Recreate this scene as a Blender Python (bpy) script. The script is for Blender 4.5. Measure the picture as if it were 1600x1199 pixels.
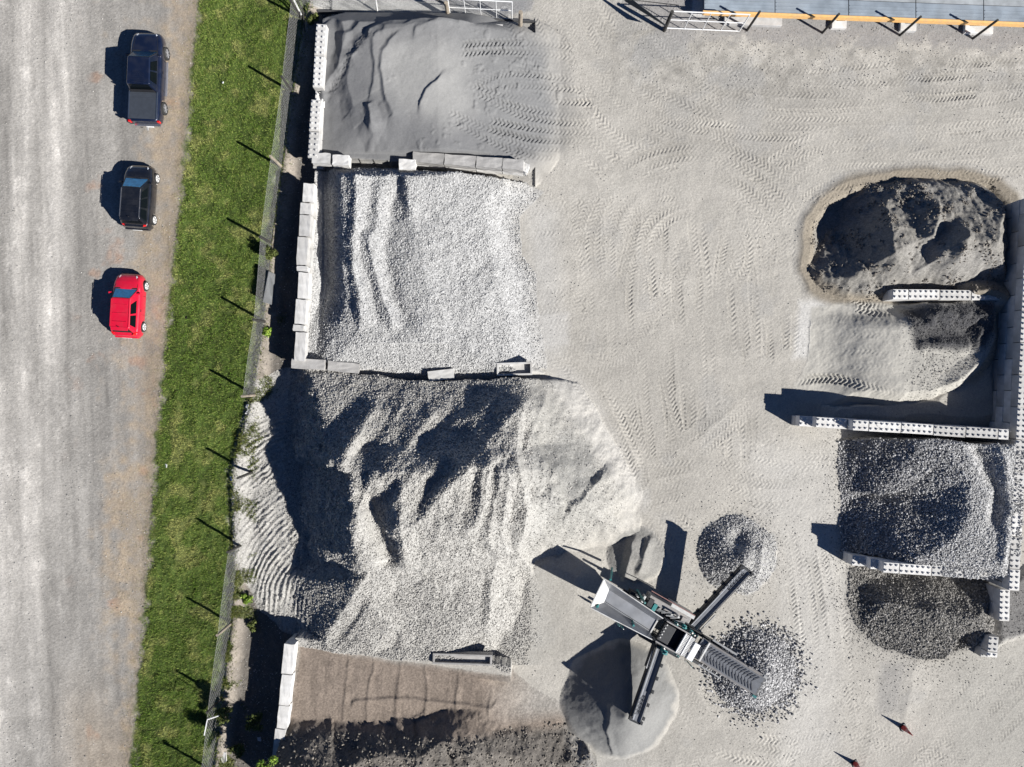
import bpy, bmesh, math, random
import numpy as np
from mathutils import Vector, Matrix
random.seed(7); RNG = np.random.default_rng(7)
for o in list(bpy.data.objects): bpy.data.objects.remove(o)
SC = bpy.context.scene
COL = SC.collection
# ------------------------------------------------------------------ camera, light
CAMH = 42.0; FPX = 1109.0; S = FPX / CAMH          # photo pixels per metre on the ground
cam = bpy.data.cameras.new('camera'); camo = bpy.data.objects.new('camera', cam); COL.objects.link(camo)
camo.location = (0, 0, CAMH); camo.rotation_euler = (0, 0, 0)
cam.sensor_width = 36; cam.lens = 36 * FPX / 1600; cam.clip_end = 3000; cam.clip_start = 0.5
SC.camera = camo
ELEV = math.radians(34.0)
SHX, SHY = -0.868, 0.497                            # direction shadows fall on the ground
world = bpy.data.worlds.new('World'); SC.world = world; world.use_nodes = True
nt = world.node_tree; bg = nt.nodes['Background']
sky = nt.nodes.new('ShaderNodeTexSky'); sky.sky_type = 'NISHITA'; sky.sun_disc = False
sky.sun_elevation = ELEV; sky.sun_rotation = math.atan2(-SHX, -SHY)
sky.air_density = 0.48; sky.dust_density = 0.02; sky.ozone_density = 8.0
nt.links.new(sky.outputs[0], bg.inputs[0]); bg.inputs[1].default_value = 0.05
sd = bpy.data.lights.new('sun', 'SUN'); so = bpy.data.objects.new('sun', sd); COL.objects.link(so)
sd.energy = 5.0; sd.angle = math.radians(0.5); sd.color = (1.0, 0.975, 0.935)
so.rotation_euler = Vector((SHX * math.cos(ELEV), SHY * math.cos(ELEV), -math.sin(ELEV))).to_track_quat('-Z', 'Y').to_euler()
so.location = (20, -12, 30)
SC.view_settings.view_transform = 'Standard'; SC.view_settings.look = 'None'
SC.view_settings.gamma = 1; SC.view_settings.use_curve_mapping = False
SC.view_settings.exposure = 0.74
SC.cycles.diffuse_bounces = 2; SC.cycles.max_bounces = 6

# ------------------------------------------------------------------ coordinate helpers (photo pixel + height -> place)
def P(px, py, z=0.0):
    k = (CAMH - z) / FPX
    return Vector(((px - 800) * k, (600 - py) * k, z))
def G(px, py, z=0.0):                                # ground-plan pixel under a photo pixel seen at height z
    k = (CAMH - z) / CAMH
    return (800 + (px - 800) * k, 600 + (py - 600) * k)
def W(gx, gy): return ((gx - 800) / S, (600 - gy) / S)

# ------------------------------------------------------------------ materials
def new_mat(name):
    m = bpy.data.materials.new(name); m.use_nodes = True
    return m, m.node_tree, m.node_tree.nodes['Principled BSDF']
def mat(name, col, rough=0.6, metal=0.0, noise=0.12, scale=6.0, bump=0.0, spec=0.5, coat=0.0, dirt=None, dirt_amt=0.5):
    m, t, b = new_mat(name)
    tc = t.nodes.new('ShaderNodeTexCoord'); n = t.nodes.new('ShaderNodeTexNoise')
    n.inputs['Scale'].default_value = scale; n.inputs['Detail'].default_value = 5
    t.links.new(tc.outputs['Object'], n.inputs['Vector'])
    r = t.nodes.new('ShaderNodeMapRange'); r.inputs['To Min'].default_value = 1 - noise; r.inputs['To Max'].default_value = 1 + noise
    r.inputs['From Min'].default_value = .3; r.inputs['From Max'].default_value = .7
    t.links.new(n.outputs['Fac'], r.inputs['Value'])
    mx = t.nodes.new('ShaderNodeMix'); mx.data_type = 'RGBA'; mx.blend_type = 'MULTIPLY'; mx.inputs[0].default_value = 1
    mx.inputs[6].default_value = (*col, 1); t.links.new(r.outputs[0], mx.inputs[7])
    out = mx.outputs[2]
    if dirt:
        n2 = t.nodes.new('ShaderNodeTexNoise'); n2.inputs['Scale'].default_value = scale * .35; n2.inputs['Detail'].default_value = 7
        t.links.new(tc.outputs['Object'], n2.inputs['Vector'])
        r2 = t.nodes.new('ShaderNodeMapRange'); r2.inputs['From Min'].default_value = .45; r2.inputs['From Max'].default_value = .7
        r2.inputs['To Max'].default_value = dirt_amt
        t.links.new(n2.outputs['Fac'], r2.inputs['Value'])
        m2 = t.nodes.new('ShaderNodeMix'); m2.data_type = 'RGBA'; t.links.new(r2.outputs[0], m2.inputs[0])
        t.links.new(out, m2.inputs[6]); m2.inputs[7].default_value = (*dirt, 1); out = m2.outputs[2]
    t.links.new(out, b.inputs['Base Color'])
    b.inputs['Roughness'].default_value = rough; b.inputs['Metallic'].default_value = metal
    b.inputs['Specular IOR Level'].default_value = spec; b.inputs['Coat Weight'].default_value = coat
    b.inputs['Coat Roughness'].default_value = 0.05
    if bump:
        bp = t.nodes.new('ShaderNodeBump'); bp.inputs['Strength'].default_value = bump; bp.inputs['Distance'].default_value = .02
        n3 = t.nodes.new('ShaderNodeTexNoise'); n3.inputs['Scale'].default_value = scale * 6; n3.inputs['Detail'].default_value = 4
        t.links.new(tc.outputs['Object'], n3.inputs['Vector'])
        t.links.new(n3.outputs['Fac'], bp.inputs['Height']); t.links.new(bp.outputs[0], b.inputs['Normal'])
    return m
def terrain_mat(name, scale=14.0, bump=0.5, var=0.2, fine=45.0):
    """ground colour comes from the 'tint' attribute (what the surface is made of); grain is procedural"""
    m, t, b = new_mat(name)
    a = t.nodes.new('ShaderNodeAttribute'); a.attribute_name = 'tint'
    tc = t.nodes.new('ShaderNodeTexCoord')
    n = t.nodes.new('ShaderNodeTexNoise'); n.inputs['Scale'].default_value = scale; n.inputs['Detail'].default_value = 6; n.inputs['Roughness'].default_value = .7
    v = t.nodes.new('ShaderNodeTexVoronoi'); v.inputs['Scale'].default_value = fine * .35
    t.links.new(tc.outputs['Object'], n.inputs['Vector']); t.links.new(tc.outputs['Object'], v.inputs['Vector'])
    r = t.nodes.new('ShaderNodeMapRange'); r.inputs['From Min'].default_value = .3; r.inputs['From Max'].default_value = .7
    r.inputs['To Min'].default_value = 1 - var; r.inputs['To Max'].default_value = 1 + var
    t.links.new(n.outputs['Fac'], r.inputs['Value'])
    sp = t.nodes.new('ShaderNodeSeparateColor'); t.links.new(v.outputs['Color'], sp.inputs[0])
    r2 = t.nodes.new('ShaderNodeMapRange'); r2.inputs['To Min'].default_value = 1 - var; r2.inputs['To Max'].default_value = 1 + var
    t.links.new(sp.outputs[0], r2.inputs['Value'])
    mu = t.nodes.new('ShaderNodeMath'); mu.operation = 'MULTIPLY'
    t.links.new(r.outputs[0], mu.inputs[0]); t.links.new(r2.outputs[0], mu.inputs[1])
    mx = t.nodes.new('ShaderNodeMix'); mx.data_type = 'RGBA'; mx.blend_type = 'MULTIPLY'; mx.inputs[0].default_value = 1
    t.links.new(a.outputs['Color'], mx.inputs[6]); t.links.new(mu.outputs[0], mx.inputs[7])
    t.links.new(mx.outputs[2], b.inputs['Base Color'])
    b.inputs['Roughness'].default_value = .95; b.inputs['Specular IOR Level'].default_value = .15
    bp = t.nodes.new('ShaderNodeBump'); bp.inputs['Strength'].default_value = bump; bp.inputs['Distance'].default_value = .03
    t.links.new(n.outputs['Fac'], bp.inputs['Height']); t.links.new(bp.outputs[0], b.inputs['Normal'])
    return m
def tone_mat(name, c0, c1, rough=.9, atype='INSTANCER', spec=.2):
    m, t, b = new_mat(name)
    a = t.nodes.new('ShaderNodeAttribute'); a.attribute_name = 'tone'; a.attribute_type = atype
    mx = t.nodes.new('ShaderNodeMix'); mx.data_type = 'RGBA'
    t.links.new(a.outputs['Fac'], mx.inputs[0]); mx.inputs[6].default_value = (*c0, 1); mx.inputs[7].default_value = (*c1, 1)
    t.links.new(mx.outputs[2], b.inputs['Base Color']); b.inputs['Roughness'].default_value = rough
    b.inputs['Specular IOR Level'].default_value = spec
    return m

# ------------------------------------------------------------------ object helpers
def tag(o, label=None, cat=None, group=None, kind=None):
    if label: o['label'] = label
    if cat: o['category'] = cat
    if group: o['group'] = group
    if kind: o['kind'] = kind
    return o
def thing(name, label, cat, loc=(0, 0, 0), rz=0.0, group=None):
    o = bpy.data.objects.new(name, None); COL.objects.link(o); o.location = loc; o.rotation_euler = (0, 0, rz)
    o.empty_display_size = .3
    bpy.context.view_layer.update()
    return tag(o, label, cat, group)
def link(name, me, parent=None, mats=()):
    o = bpy.data.objects.new(name, me); COL.objects.link(o)
    for m in mats:
        if m.name not in [q.name for q in me.materials if q]: me.materials.append(m)
    if parent is not None: o.parent = parent
    return o
def from_np(name, V, F, smooth=False, tint=None):
    """V (n,3), F (m,k) same-size faces"""
    me = bpy.data.meshes.new(name); V = np.asarray(V, np.float32); F = np.asarray(F, np.int32); k = F.shape[1]
    me.vertices.add(len(V)); me.vertices.foreach_set('co', V.ravel())
    me.loops.add(F.size); me.loops.foreach_set('vertex_index', F.ravel())
    me.polygons.add(len(F)); me.polygons.foreach_set('loop_start', np.arange(len(F), dtype=np.int32) * k)
    me.polygons.foreach_set('use_smooth', np.full(len(F), smooth))
    if tint is not None:
        at = me.attributes.new('tint', 'FLOAT_COLOR', 'POINT')
        c = np.ones((len(V), 4), np.float32); c[:, :3] = tint; at.data.foreach_set('color', c.ravel())
    me.update(calc_edges=True); me.validate()
    return me
class MB:
    def __init__(s): s.v = []; s.f = []; s.mi = []
    def add(s, vs, fs, mi=0):
        n = len(s.v); s.v += [tuple(v) for v in vs]; s.f += [tuple(i + n for i in f) for f in fs]; s.mi += [mi] * len(fs); return s
    def hexa(s, c8, mi=0):       # bottom 4 ccw, top 4 ccw
        return s.add(c8, [(3, 2, 1, 0), (4, 5, 6, 7), (0, 1, 5, 4), (1, 2, 6, 5), (2, 3, 7, 6), (3, 0, 4, 7)], mi)
    def box(s, x0, x1, y0, y1, z0, z1, mi=0):
        return s.hexa([(x0, y0, z0), (x1, y0, z0), (x1, y1, z0), (x0, y1, z0), (x0, y0, z1), (x1, y0, z1), (x1, y1, z1), (x0, y1, z1)], mi)
    def beam(s, a, b, w, h=None, mi=0, up=(0, 0, 1)):
        a = Vector(a); b = Vector(b); h = h or w; d = (b - a).normalized(); u = Vector(up)
        if abs(d.dot(u)) > .98: u = Vector((0, 1, 0))
        sd_ = d.cross(u).normalized() * (w / 2); up_ = sd_.cross(d).normalized() * (h / 2)
        return s.hexa([a - sd_ - up_, b - sd_ - up_, b + sd_ - up_, a + sd_ - up_, a - sd_ + up_, b - sd_ + up_, b + sd_ + up_, a + sd_ + up_], mi)
    def cyl(s, a, b, r, n=10, mi=0, r2=None):
        a = Vector(a); b = Vector(b); r2 = r if r2 is None else r2; d = (b - a).normalized()
        u = d.orthogonal().normalized(); w = d.cross(u)
        vs = []
        for (c, rr) in ((a, r), (b, r2)):
            for i in range(n):
                t = 2 * math.pi * i / n; vs.append(c + u * rr * math.cos(t) + w * rr * math.sin(t))
        fs = [(i, (i + 1) % n, n + (i + 1) % n, n + i) for i in range(n)] + [tuple(range(n))[::-1], tuple(range(n, 2 * n))]
        return s.add(vs, fs, mi)
    def quad(s, a, b, c, d, th=.02, mi=0):
        a, b, c, d = map(Vector, (a, b, c, d)); n = (b - a).cross(c - a).normalized() * th
        return s.hexa([a - n, b - n, c - n, d - n, a, b, c, d], mi)
    def build(s, name, mats, parent=None, smooth=False, bevel=0.0, world=False):
        me = bpy.data.meshes.new(name); me.from_pydata([tuple(v) for v in s.v], [], s.f)
        if not isinstance(mats, (list, tuple)): mats = [mats]
        for m in mats: me.materials.append(m)
        me.polygons.foreach_set('material_index', s.mi)
        me.polygons.foreach_set('use_smooth', [smooth] * len(s.f)); me.update()
        o = bpy.data.objects.new(name, me); COL.objects.link(o)
        if parent is not None:
            o.parent = parent
            if world: o.matrix_parent_inverse = parent.matrix_world.inverted()
        if bevel:
            b = o.modifiers.new('bevel', 'BEVEL'); b.width = bevel; b.segments = 2; b.limit_method = 'ANGLE'
        return o

# ------------------------------------------------------------------ noise
def vnoise(x, y, sc, seed):
    n = 257; T = np.random.default_rng(seed).random((n, n)).astype(np.float32); T[-1] = T[0]; T[:, -1] = T[:, 0]
    u = x / sc; v = y / sc; iu = np.floor(u); iv = np.floor(v); fu = u - iu; fv = v - iv
    iu = iu.astype(np.int64) % 256; iv = iv.astype(np.int64) % 256
    fu = fu * fu * (3 - 2 * fu); fv = fv * fv * (3 - 2 * fv)
    return ((T[iv, iu] * (1 - fu) + T[iv, iu + 1] * fu) * (1 - fv) + (T[iv + 1, iu] * (1 - fu) + T[iv + 1, iu + 1] * fu) * fv)
def fbm(x, y, sc, oct=4, seed=1, g=.5):
    a = 1.; s = 0; tot = 0
    for i in range(oct):
        s = s + a * vnoise(x + 17.3 * i, y - 9.1 * i, sc, seed + i); tot += a; a *= g; sc *= .5
    return s / tot * 2 - 1
def ss(e0, e1, x):
    t = np.clip((x - e0) / (e1 - e0), 0, 1); return t * t * (3 - 2 * t)

# ------------------------------------------------------------------ terrain grid
D = .055
xf = np.arange(-23.1, 31.6, D); xc = np.linspace(-33.5, -23.1 - .08, 130)
XS = np.concatenate([xc, xf]); YS = np.arange(-24.6, 24.6, D)
NX0 = len(xc)
X, Y = np.meshgrid(XS, YS); X = X.astype(np.float32); Y = Y.astype(np.float32)
wx = fbm(X, Y, 1.6, 4, 11); wy = fbm(X, Y, 1.6, 4, 31)          # warp, metres*0.3
PX = 800 + X * S; PY = 600 - Y * S                               # ground-plan pixels
QX = PX + wx * 7; QY = PY + wy * 7                               # warped, for natural outlines
n1 = fbm(X, Y, 3.0, 5, 51); n2 = fbm(X, Y, .5, 4, 61); n3 = fbm(X, Y, 9.0, 3, 71)
white = RNG.random(X.shape).astype(np.float32) * 2 - 1
H = (n1 * .05 + n2 * .012).astype(np.float32)
C = np.zeros(X.shape + (3,), np.float32); GA = np.full(X.shape, .006, np.float32)   # tint, grain amplitude
Z = np.zeros(X.shape, np.int16)                                  # which heap a place belongs to
def seg(pts, gx=None, gy=None):
    """nearest distance (px), interpolated third value, vector from the line, signed side"""
    gx = QX if gx is None else gx; gy = QY if gy is None else gy
    best = None
    for (a, b) in zip(pts[:-1], pts[1:]):
        dx = b[0] - a[0]; dy = b[1] - a[1]; L2 = dx * dx + dy * dy + 1e-6
        t = np.clip(((gx - a[0]) * dx + (gy - a[1]) * dy) / L2, 0, 1)
        ex = gx - a[0] - t * dx; ey = gy - a[1] - t * dy; d = np.hypot(ex, ey)
        z = a[2] + (b[2] - a[2]) * t if len(a) > 2 else t * 0
        sg = np.sign(dx * ey - dy * ex)
        if best is None: best = [d, z, ex, ey, sg]
        else:
            w = d < best[0]
            best = [np.where(w, n, o) for n, o in zip([d, z, ex, ey, sg], best)]
    return best
def inpoly(pts, gx, gy):
    r = np.zeros(gx.shape, bool); n = len(pts)
    for i in range(n):
        x0, y0 = pts[i][:2]; x1, y1 = pts[(i + 1) % n][:2]
        if y0 == y1: continue
        c = ((y0 > gy) != (y1 > gy)) & (gx < (x1 - x0) * (gy - y0) / (y1 - y0) + x0); r ^= c
    return r
def sdp(pts, gx=None, gy=None):
    gx = QX if gx is None else gx; gy = QY if gy is None else gy
    d = seg(list(pts) + [pts[0]], gx, gy)[0]; return np.where(inpoly(pts, gx, gy), -d, d)
def pm(pts, soft=10, warp=True):                                  # soft polygon mask
    s = sdp(pts, QX if warp else PX, QY if warp else PY); return ss(soft / 2, -soft / 2, s)
def talus(pts, s_sh=.8, s_li=.35):
    """crest line with heights; steeper on the side shadows fall"""
    d, z, ex, ey, _ = seg(pts); dot = (ex * SHX - ey * SHY) / (d + 1e-3)     # +1 towards shade
    k = s_li + (s_sh - s_li) * ss(-.5, .7, dot)
    return z - k * d / S
def ridge(pts, h, wsh, wli):
    """small asymmetric crest added to a slope"""
    d, z, ex, ey, _ = seg([(p[0], p[1], 1.) if len(p) < 3 else p for p in pts]); dot = (ex * SHX - ey * SHY) / (d + 1e-3)
    w = wli + (wsh - wli) * ss(-.4, .4, dot)
    return h * z * np.clip(1 - d / w, 0, 1) ** 1.3
def plateau(pts, z, s_sh=.8, s_li=.4):
    s = sdp(pts); d, _, ex, ey, _ = seg(list(pts) + [pts[0]]); dot = (ex * SHX - ey * SHY) / (d + 1e-3)
    k = s_li + (s_sh - s_li) * ss(-.5, .7, dot)
    return z - k * np.maximum(s, 0) / S
def smax(a, b, k=.12):
    h = np.clip(.5 + .5 * (a - b) / k, 0, 1); return b + (a - b) * h + k * h * (1 - h)
def g(pts): return [(*G(p[0], p[1], p[2]), p[2]) for p in pts]
def paint(mask, col, var=0.0):
    m = mask[..., None]; C[:] = C * (1 - m) + np.array(col, np.float32) * m
def setz(poly, idn, warp=False):
    Z[inpoly(poly, QX if warp else PX, QY if warp else PY)] = idn

# --- base colours
YARD = (.362, .343, .308); PALE = (.47, .45, .415); SAND = (.165, .165, .166); WG = (.37, .367, .36); MP = (.345, .335, .312)
C[:] = YARD
C *= (1 + .10 * n3 + .10 * n1 + .05 * n2)[..., None]
# left gravel road
edge = np.interp(PY, [-60, 0, 250, 500, 700, 900, 1199, 1270], [330, 312, 290, 262, 245, 232, 206, 200])
road = PX < edge
tr = np.interp(PY, [0, 1199], [1, .75])
rc = np.array((.328, .311, .286), np.float32)
XR = X + Y * .035; st = fbm(XR, Y * .06, .9, 4, 201); st2 = fbm(XR, Y * .07, .30, 3, 211)
lane = (np.exp(-((PX - np.interp(PY, [0, 600, 1199], [100, 70, 30])) / 22) ** 2) + .8 * np.exp(-((PX - np.interp(PY, [0, 600, 1199], [45, 20, -30])) / 20) ** 2)) * ss(760, 480, PY)
lane2 = ss(190, 60, PX + (PY - 700) * .25) * ss(480, 760, PY)
rr = rc * .80 * (1 + .26 * st + .22 * st2 + .16 * n1 + .05 * n2 + .66 * lane * (1 + .7 * st2) + .5 * lane2 * (1 + .6 * st))[..., None]
tan = ss(-95, -10, PX - edge + n3 * 50 + n1 * 70 + n2 * 40) * (.75 + .35 * n2)
tan = np.maximum(tan, ss(.32, .6, n1 + .5 * n2) * ss(110, 200, PX) * .6); tan = np.maximum(tan, ss(1000, 1150, PY + n1 * 90) * ss(60, 160, PX) * .55)
rr = rr * (1 - tan[..., None] * .85) + np.array((.30, .235, .165), np.float32) * (1 + .25 * n2)[..., None] * tan[..., None] * .85
mot = fbm(X, Y * .6, .55, 5, 271); rr *= (1 + .12 * mot + .10 * white * .5 + .28 * ss(.2, .45, fbm(X, Y * .6, .8, 6, 281, .65)) * ss(240, 60, PX))[..., None]
rust = ss(.35, .7, fbm(X, Y, 1.3, 4, 301)) * ss(90, 150, PX) * .5
rr = rr * (1 - rust[..., None]) + np.array((.34, .20, .13), np.float32) * rust[..., None]
mix = ss(8, -8, PX - edge + n2 * 8)[..., None]
C[:] = C * (1 - mix) + rr * mix
H = np.where(road, n1 * .03 + st * .012 + n2 * .008, H); GA[road] = .006; GA[PX < 195] = .010
# grass verge and the dirt strip on the yard side of the fence
gE = np.interp(PY, [-60, 20, 146, 263, 381, 504, 618, 739, 852, 973, 1089, 1204, 1270], [486, 478, 455, 439, 421, 408, 392, 360, 364, 360, 346, 332, 324])
grass = (PX > edge + n2 * 7) & (PX < gE + n2 * 8)
gm = (ss(-5, 5, PX - edge + n2 * 12) * ss(6, -6, PX - gE + n2 * 14))
gcol = np.array((.050, .075, .018), np.float32) * (1 + .5 * n2 + .35 * n1)[..., None]
dry = ss(.05, .5, fbm(X, Y, .9, 4, 77))
gcol = gcol * (1 - .6 * dry[..., None]) + np.array((.13, .14, .05), np.float32) * .6 * dry[..., None]
C[:] = C * (1 - gm[..., None]) + gcol * gm[..., None]; GA[grass] = .010
H += ss(-16, 14, PX - edge + n2 * 8) * ss(6, -6, PX - gE) * (.07 + .04 * n1 + .03 * n2 + .07 * fbm(X, Y, .3, 3, 881) * ss(0, 10, PX - edge))
wallx = np.interp(PY, [-60, 60, 253, 303, 560, 992, 1112, 1270], [520, 515, 502, 493, 479, 467, 454, 440])
strip = (PX >= gE) & (PX < wallx)
sm = ss(-6, 6, PX - gE) * ss(2, -2, PX - wallx)
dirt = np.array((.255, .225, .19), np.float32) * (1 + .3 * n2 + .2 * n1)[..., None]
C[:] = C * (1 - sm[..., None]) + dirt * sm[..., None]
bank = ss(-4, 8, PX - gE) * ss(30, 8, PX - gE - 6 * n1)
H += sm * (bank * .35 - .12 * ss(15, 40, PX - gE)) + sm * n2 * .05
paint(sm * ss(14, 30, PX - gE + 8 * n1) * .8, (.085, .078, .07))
weeds = sm * ss(.1, .35, fbm(X, Y, .8, 4, 99)) * ss(480, 520, PY) * ss(45, 20, PX - gE)
paint(weeds * .7, (.10, .13, .035)); GA[strip] = .016

# --- yard wear: pale lanes, dusty and grey patches
sw = fbm(X * .25 + Y * .1, Y * 1.0 - X * .1, 1.0, 4, 401)
topm = ss(180, 90, PY + n1 * 30) * ss(930, 1000, PX)
C *= (1 + topm * (.30 * n2 + .24 * n1 - .03) + .08 * sw + .05 * fbm(X, Y, .7, 4, 977))[..., None]
gpatch = np.maximum(ss(.1, .5, fbm(X, Y, 2.0, 5, 421)) * topm * ss(20, 60, PY) * .6, ss(.28, .5, fbm(X, Y, 2.4, 5, 431)) * .25 * ss(830, 860, PX))
paint(gpatch, (.30, .295, .285))
paint(ss(75, 45, PY - (PX - 1050) * .03 + n2 * 14) * ss(1010, 1060, PX), (.27, .26, .25))                 # grey chips below the deck
paint(pm([(1160, 700), (1310, 690), (1330, 880), (1290, 1199), (1220, 1199), (1220, 900)], 70) * .45, (.50, .485, .455))
paint(pm([(840, 560), (905, 590), (1000, 740), (1010, 790), (960, 770), (880, 640)], 30) * .4, (.50, .485, .46))
paint(pm([(1250, 470), (1300, 470), (1300, 560), (1240, 560)], 14) * .6, (.56, .55, .53))
paint(pm([(838, 490), (888, 488), (890, 540), (840, 545)], 14) * .35, (.50, .49, .475))
# top-left apron beyond the yard fence
ap = pm([(470, -60), (830, -60), (820, 20), (780, 28), (700, 25), (560, 20), (488, 12)], 6)
paint(ap, (.33, .325, .31)); C *= (1 + ap * .25 * n2)[..., None]
paint(pm([(600, -60), (690, -60), (690, 20), (595, 10)], 10) * .6, (.45, .44, .42))
paint(pm([(700, -40), (830, -40), (830, 20), (700, 22)], 6) * .7, (.21, .21, .215))
for k, v in ((1040, 30),):
    paint(pm([(1000, -60), (1080, -60), (1085, 30), (1040, 40), (970, 0)], 10) * .8, (.26, .25, .24))
    paint(pm([(1082, -60), (1100, -60), (1100, 28), (1080, 26)], 3) * .9, (.52, .51, .49))

# --- 1: grey sand in the north bay
bay1 = [(510, 45), (545, 27), (700, 27), (800, 33), (868, 80), (880, 170), (862, 232), (838, 262), (820, 275), (660, 266), (640, 264), (505, 255)]
hs = plateau([(600, 105), (690, 75), (880, 60), (890, 255), (690, 245), (620, 205)], 1.95, .22, .5)
east = 1.95 - np.clip((QX * .5 + PX * .5 - 690) / 190, 0, 1) * 2.0
hs = -smax(-hs, -east - .04 * n1, .35)
hs = hs + ridge([(720, 62), (640, 66), (590, 80), (560, 110), (550, 145), (560, 185), (585, 205), (596, 230)], .24, 20, 52)
hs = hs + ridge([(625, 84), (608, 105), (603, 130), (612, 170), (622, 200)], .13, 7, 26) + ridge([(590, 85), (592, 130), (588, 165)], .10, 5, 22)
hs = hs + ridge([(545, 40), (548, 80), (538, 125), (512, 160)], .22, 16, 14) + ridge([(575, 45), (560, 70), (545, 80)], .15, 8, 20)
hs = hs + ridge([(640, 45), (585, 70)], .16, 9, 22) + ridge([(700, 52), (610, 66)], .14, 10, 20) + ridge([(720, 48), (660, 72)], .10, 6, 18)
hs = hs + ridge([(515, 60), (508, 90), (510, 130)], .18, 8, 22) + ridge([(585, 187), (594, 215)], .25, 9, 14) + ridge([(665, 180), (672, 160), (690, 145)], .12, 4, 26)
foot = np.exp(-(seg([(510, 170), (530, 150), (545, 130), (560, 105), (585, 75)], PX, PY)[0] / 7) ** 2)
hs = hs + foot * (.16 * n2 + .03 * white) + ss(.25, .5, fbm(X, Y, .35, 3, 1201)) * ss(.0, .4, fbm(X, Y, 2.2, 2, 1211)) * .05 + .02 * n2 + .03 * n1
hs = np.where(PX < 560, np.minimum(hs, 1.45 + (PX - 510) * .006 + .25 * n1), hs)
hs = np.where(PY > 250, np.minimum(hs, 1.15 + .1 * n1), hs); hs = np.where(PY < 55, np.minimum(hs, .55 + (PY - 27) * .035 + .1 * n1), hs)
hs = H + (hs - H) * np.maximum(ss(24, 62, PY), ss(800, 730, PX)) * np.maximum(ss(276, 246, PY), ss(850, 815, PX))
m1 = inpoly(bay1, PX, PY) | (sdp(bay1) < 22) & (PX > 835) ; H = np.where(m1, np.maximum(hs, H), H)
sandm = np.where(PX > 800, ss(34, -34, sdp(bay1)), pm(bay1, 5, False)) * ss(912, 850, PX + n1 * 34)
paint(np.maximum(sandm, pm([(850, 40), (880, 60), (900, 180), (880, 240), (850, 240)], 40) * .5), SAND)
paint(pm([(612, 95), (690, 85), (740, 110), (742, 190), (700, 215), (640, 190), (606, 150)], 60) * .9 * m1, (.29, .286, .275))
paint(pm([(700, 60), (860, 70), (872, 230), (760, 225), (740, 100)], 40) * .45 * m1, (.22, .22, .216))
GA = np.where(m1, .0035, GA); Z[m1] = 1
# --- 2: pale gravel in the middle bay
bay2 = [(496, 272), (640, 272), (660, 278), (822, 288), (850, 300), (812, 340), (815, 400), (840, 430), (838, 470), (850, 540), (855, 575), (800, 585), (700, 590), (560, 578), (484, 562), (488, 440)]
h2 = smax(plateau([(562, 290), (690, 285), (790, 330), (800, 420), (780, 500), (680, 530), (580, 500), (556, 440)], 2.1, .30, .22), H)
w2 = ss(540, 430, PY + 14 * n1); h2 = np.where(PX < 580, np.minimum(h2, (.35 + .55 * (1 - w2)) + np.clip((QX - (516 - 12 * (1 - w2))) / (46 + 64 * (1 - w2)), 0, 1) * 2.25), h2)
h2 = np.where(PX < 508, np.maximum(h2, .45 + (508 - PX) * .02), h2)
fallE = np.interp(PY, [270, 350, 430, 500, 575], [835, 825, 838, 850, 850])
h2 = np.where(PX > 620, np.minimum(h2, np.clip((fallE - PX) / 200, 0, 1) ** .8 * 2.4 + H), h2)
h2 = h2 + ridge([(574, 280), (572, 330), (564, 390), (568, 440), (580, 500)], .35, 14, 22)
h2 = h2 + .12 * n1 + ridge([(606, 310, .4), (600, 350, 1), (590, 390, .5)], .20, 16, 20) + ridge([(585, 385), (597, 430), (612, 480), (622, 510)], .32, 14, 20)
h2 = h2 - .28 * np.exp(-(seg([(625, 300), (622, 350)], QX, QY)[0] / 13) ** 2) - .22 * np.exp(-(seg([(618, 385), (612, 430), (622, 480), (635, 500)], QX, QY)[0] / 17) ** 2)
h2 = h2 + ridge([(640, 285), (648, 340)], .2, 12, 30) + ridge([(770, 380), (775, 420), (765, 470)], .12, 30, 30)
h2 = np.where(PY > 540, np.minimum(h2, 1.1 + (575 - PY) * .02), h2); h2 = np.where(PY < 292, np.minimum(h2, 1.0 + (PY - 272) * .05), h2)
h2 += .05 * n2; h2 = H + (h2 - H) * ss(-4, 55, seg([(852, 290), (850, 300), (812, 340), (815, 400), (840, 430), (838, 470), (850, 540), (857, 590)])[0])
m2 = inpoly(bay2, QX * .3 + PX * .7, QY * .3 + PY * .7) & (PX > 496 - (PY - 272) * .045); H = np.where(m2, np.maximum(h2, H), H)
paint(np.where(PX > 780, pm(bay2, 60), pm(bay2, 22)) * m2, WG); GA = np.where(m2, .02, GA); Z[m2] = 2
paint(pm([(820, 300), (870, 330), (880, 560), (840, 570), (830, 420)], 40) * .5, (.44, .43, .41))
# --- 3: the great stone heap
bay3 = [(392, 600), (440, 575), (480, 570), (560, 585), (700, 597), (840, 590), (905, 600), (960, 690), (1005, 770), (1000, 850), (930, 870), (880, 900), (880, 960), (890, 1010), (860, 1042), (790, 1040), (770, 1030), (640, 1020), (540, 1010), (470, 1000), (440, 990), (400, 950), (372, 880), (362, 780), (368, 700)]
c3_old = g([(502, 582, 2.4), (512, 640, 3.0), (522, 688, 3.5), (568, 722, 4.6), (562, 790, 4.7), (566, 835, 4.4), (578, 872, 3.3)])
wy3 = 10 * n1 + 5 * n2
xc3 = np.interp(PY + wy3, [575, 600, 640, 690, 708, 724, 790, 840, 872, 930, 985], [500, 518, 528, 535, 552, 580, 577, 582, 592, 560, 520]) + 7 * n2
zc3 = np.interp(PY, [575, 600, 640, 690, 722, 800, 850, 880, 930, 985], [1.5, 2.3, 2.8, 3.3, 4.4, 4.7, 4.3, 3.3, 2.3, 1.2])
sl3 = np.interp(PY, [840, 900], [1.15, .62])
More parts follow.
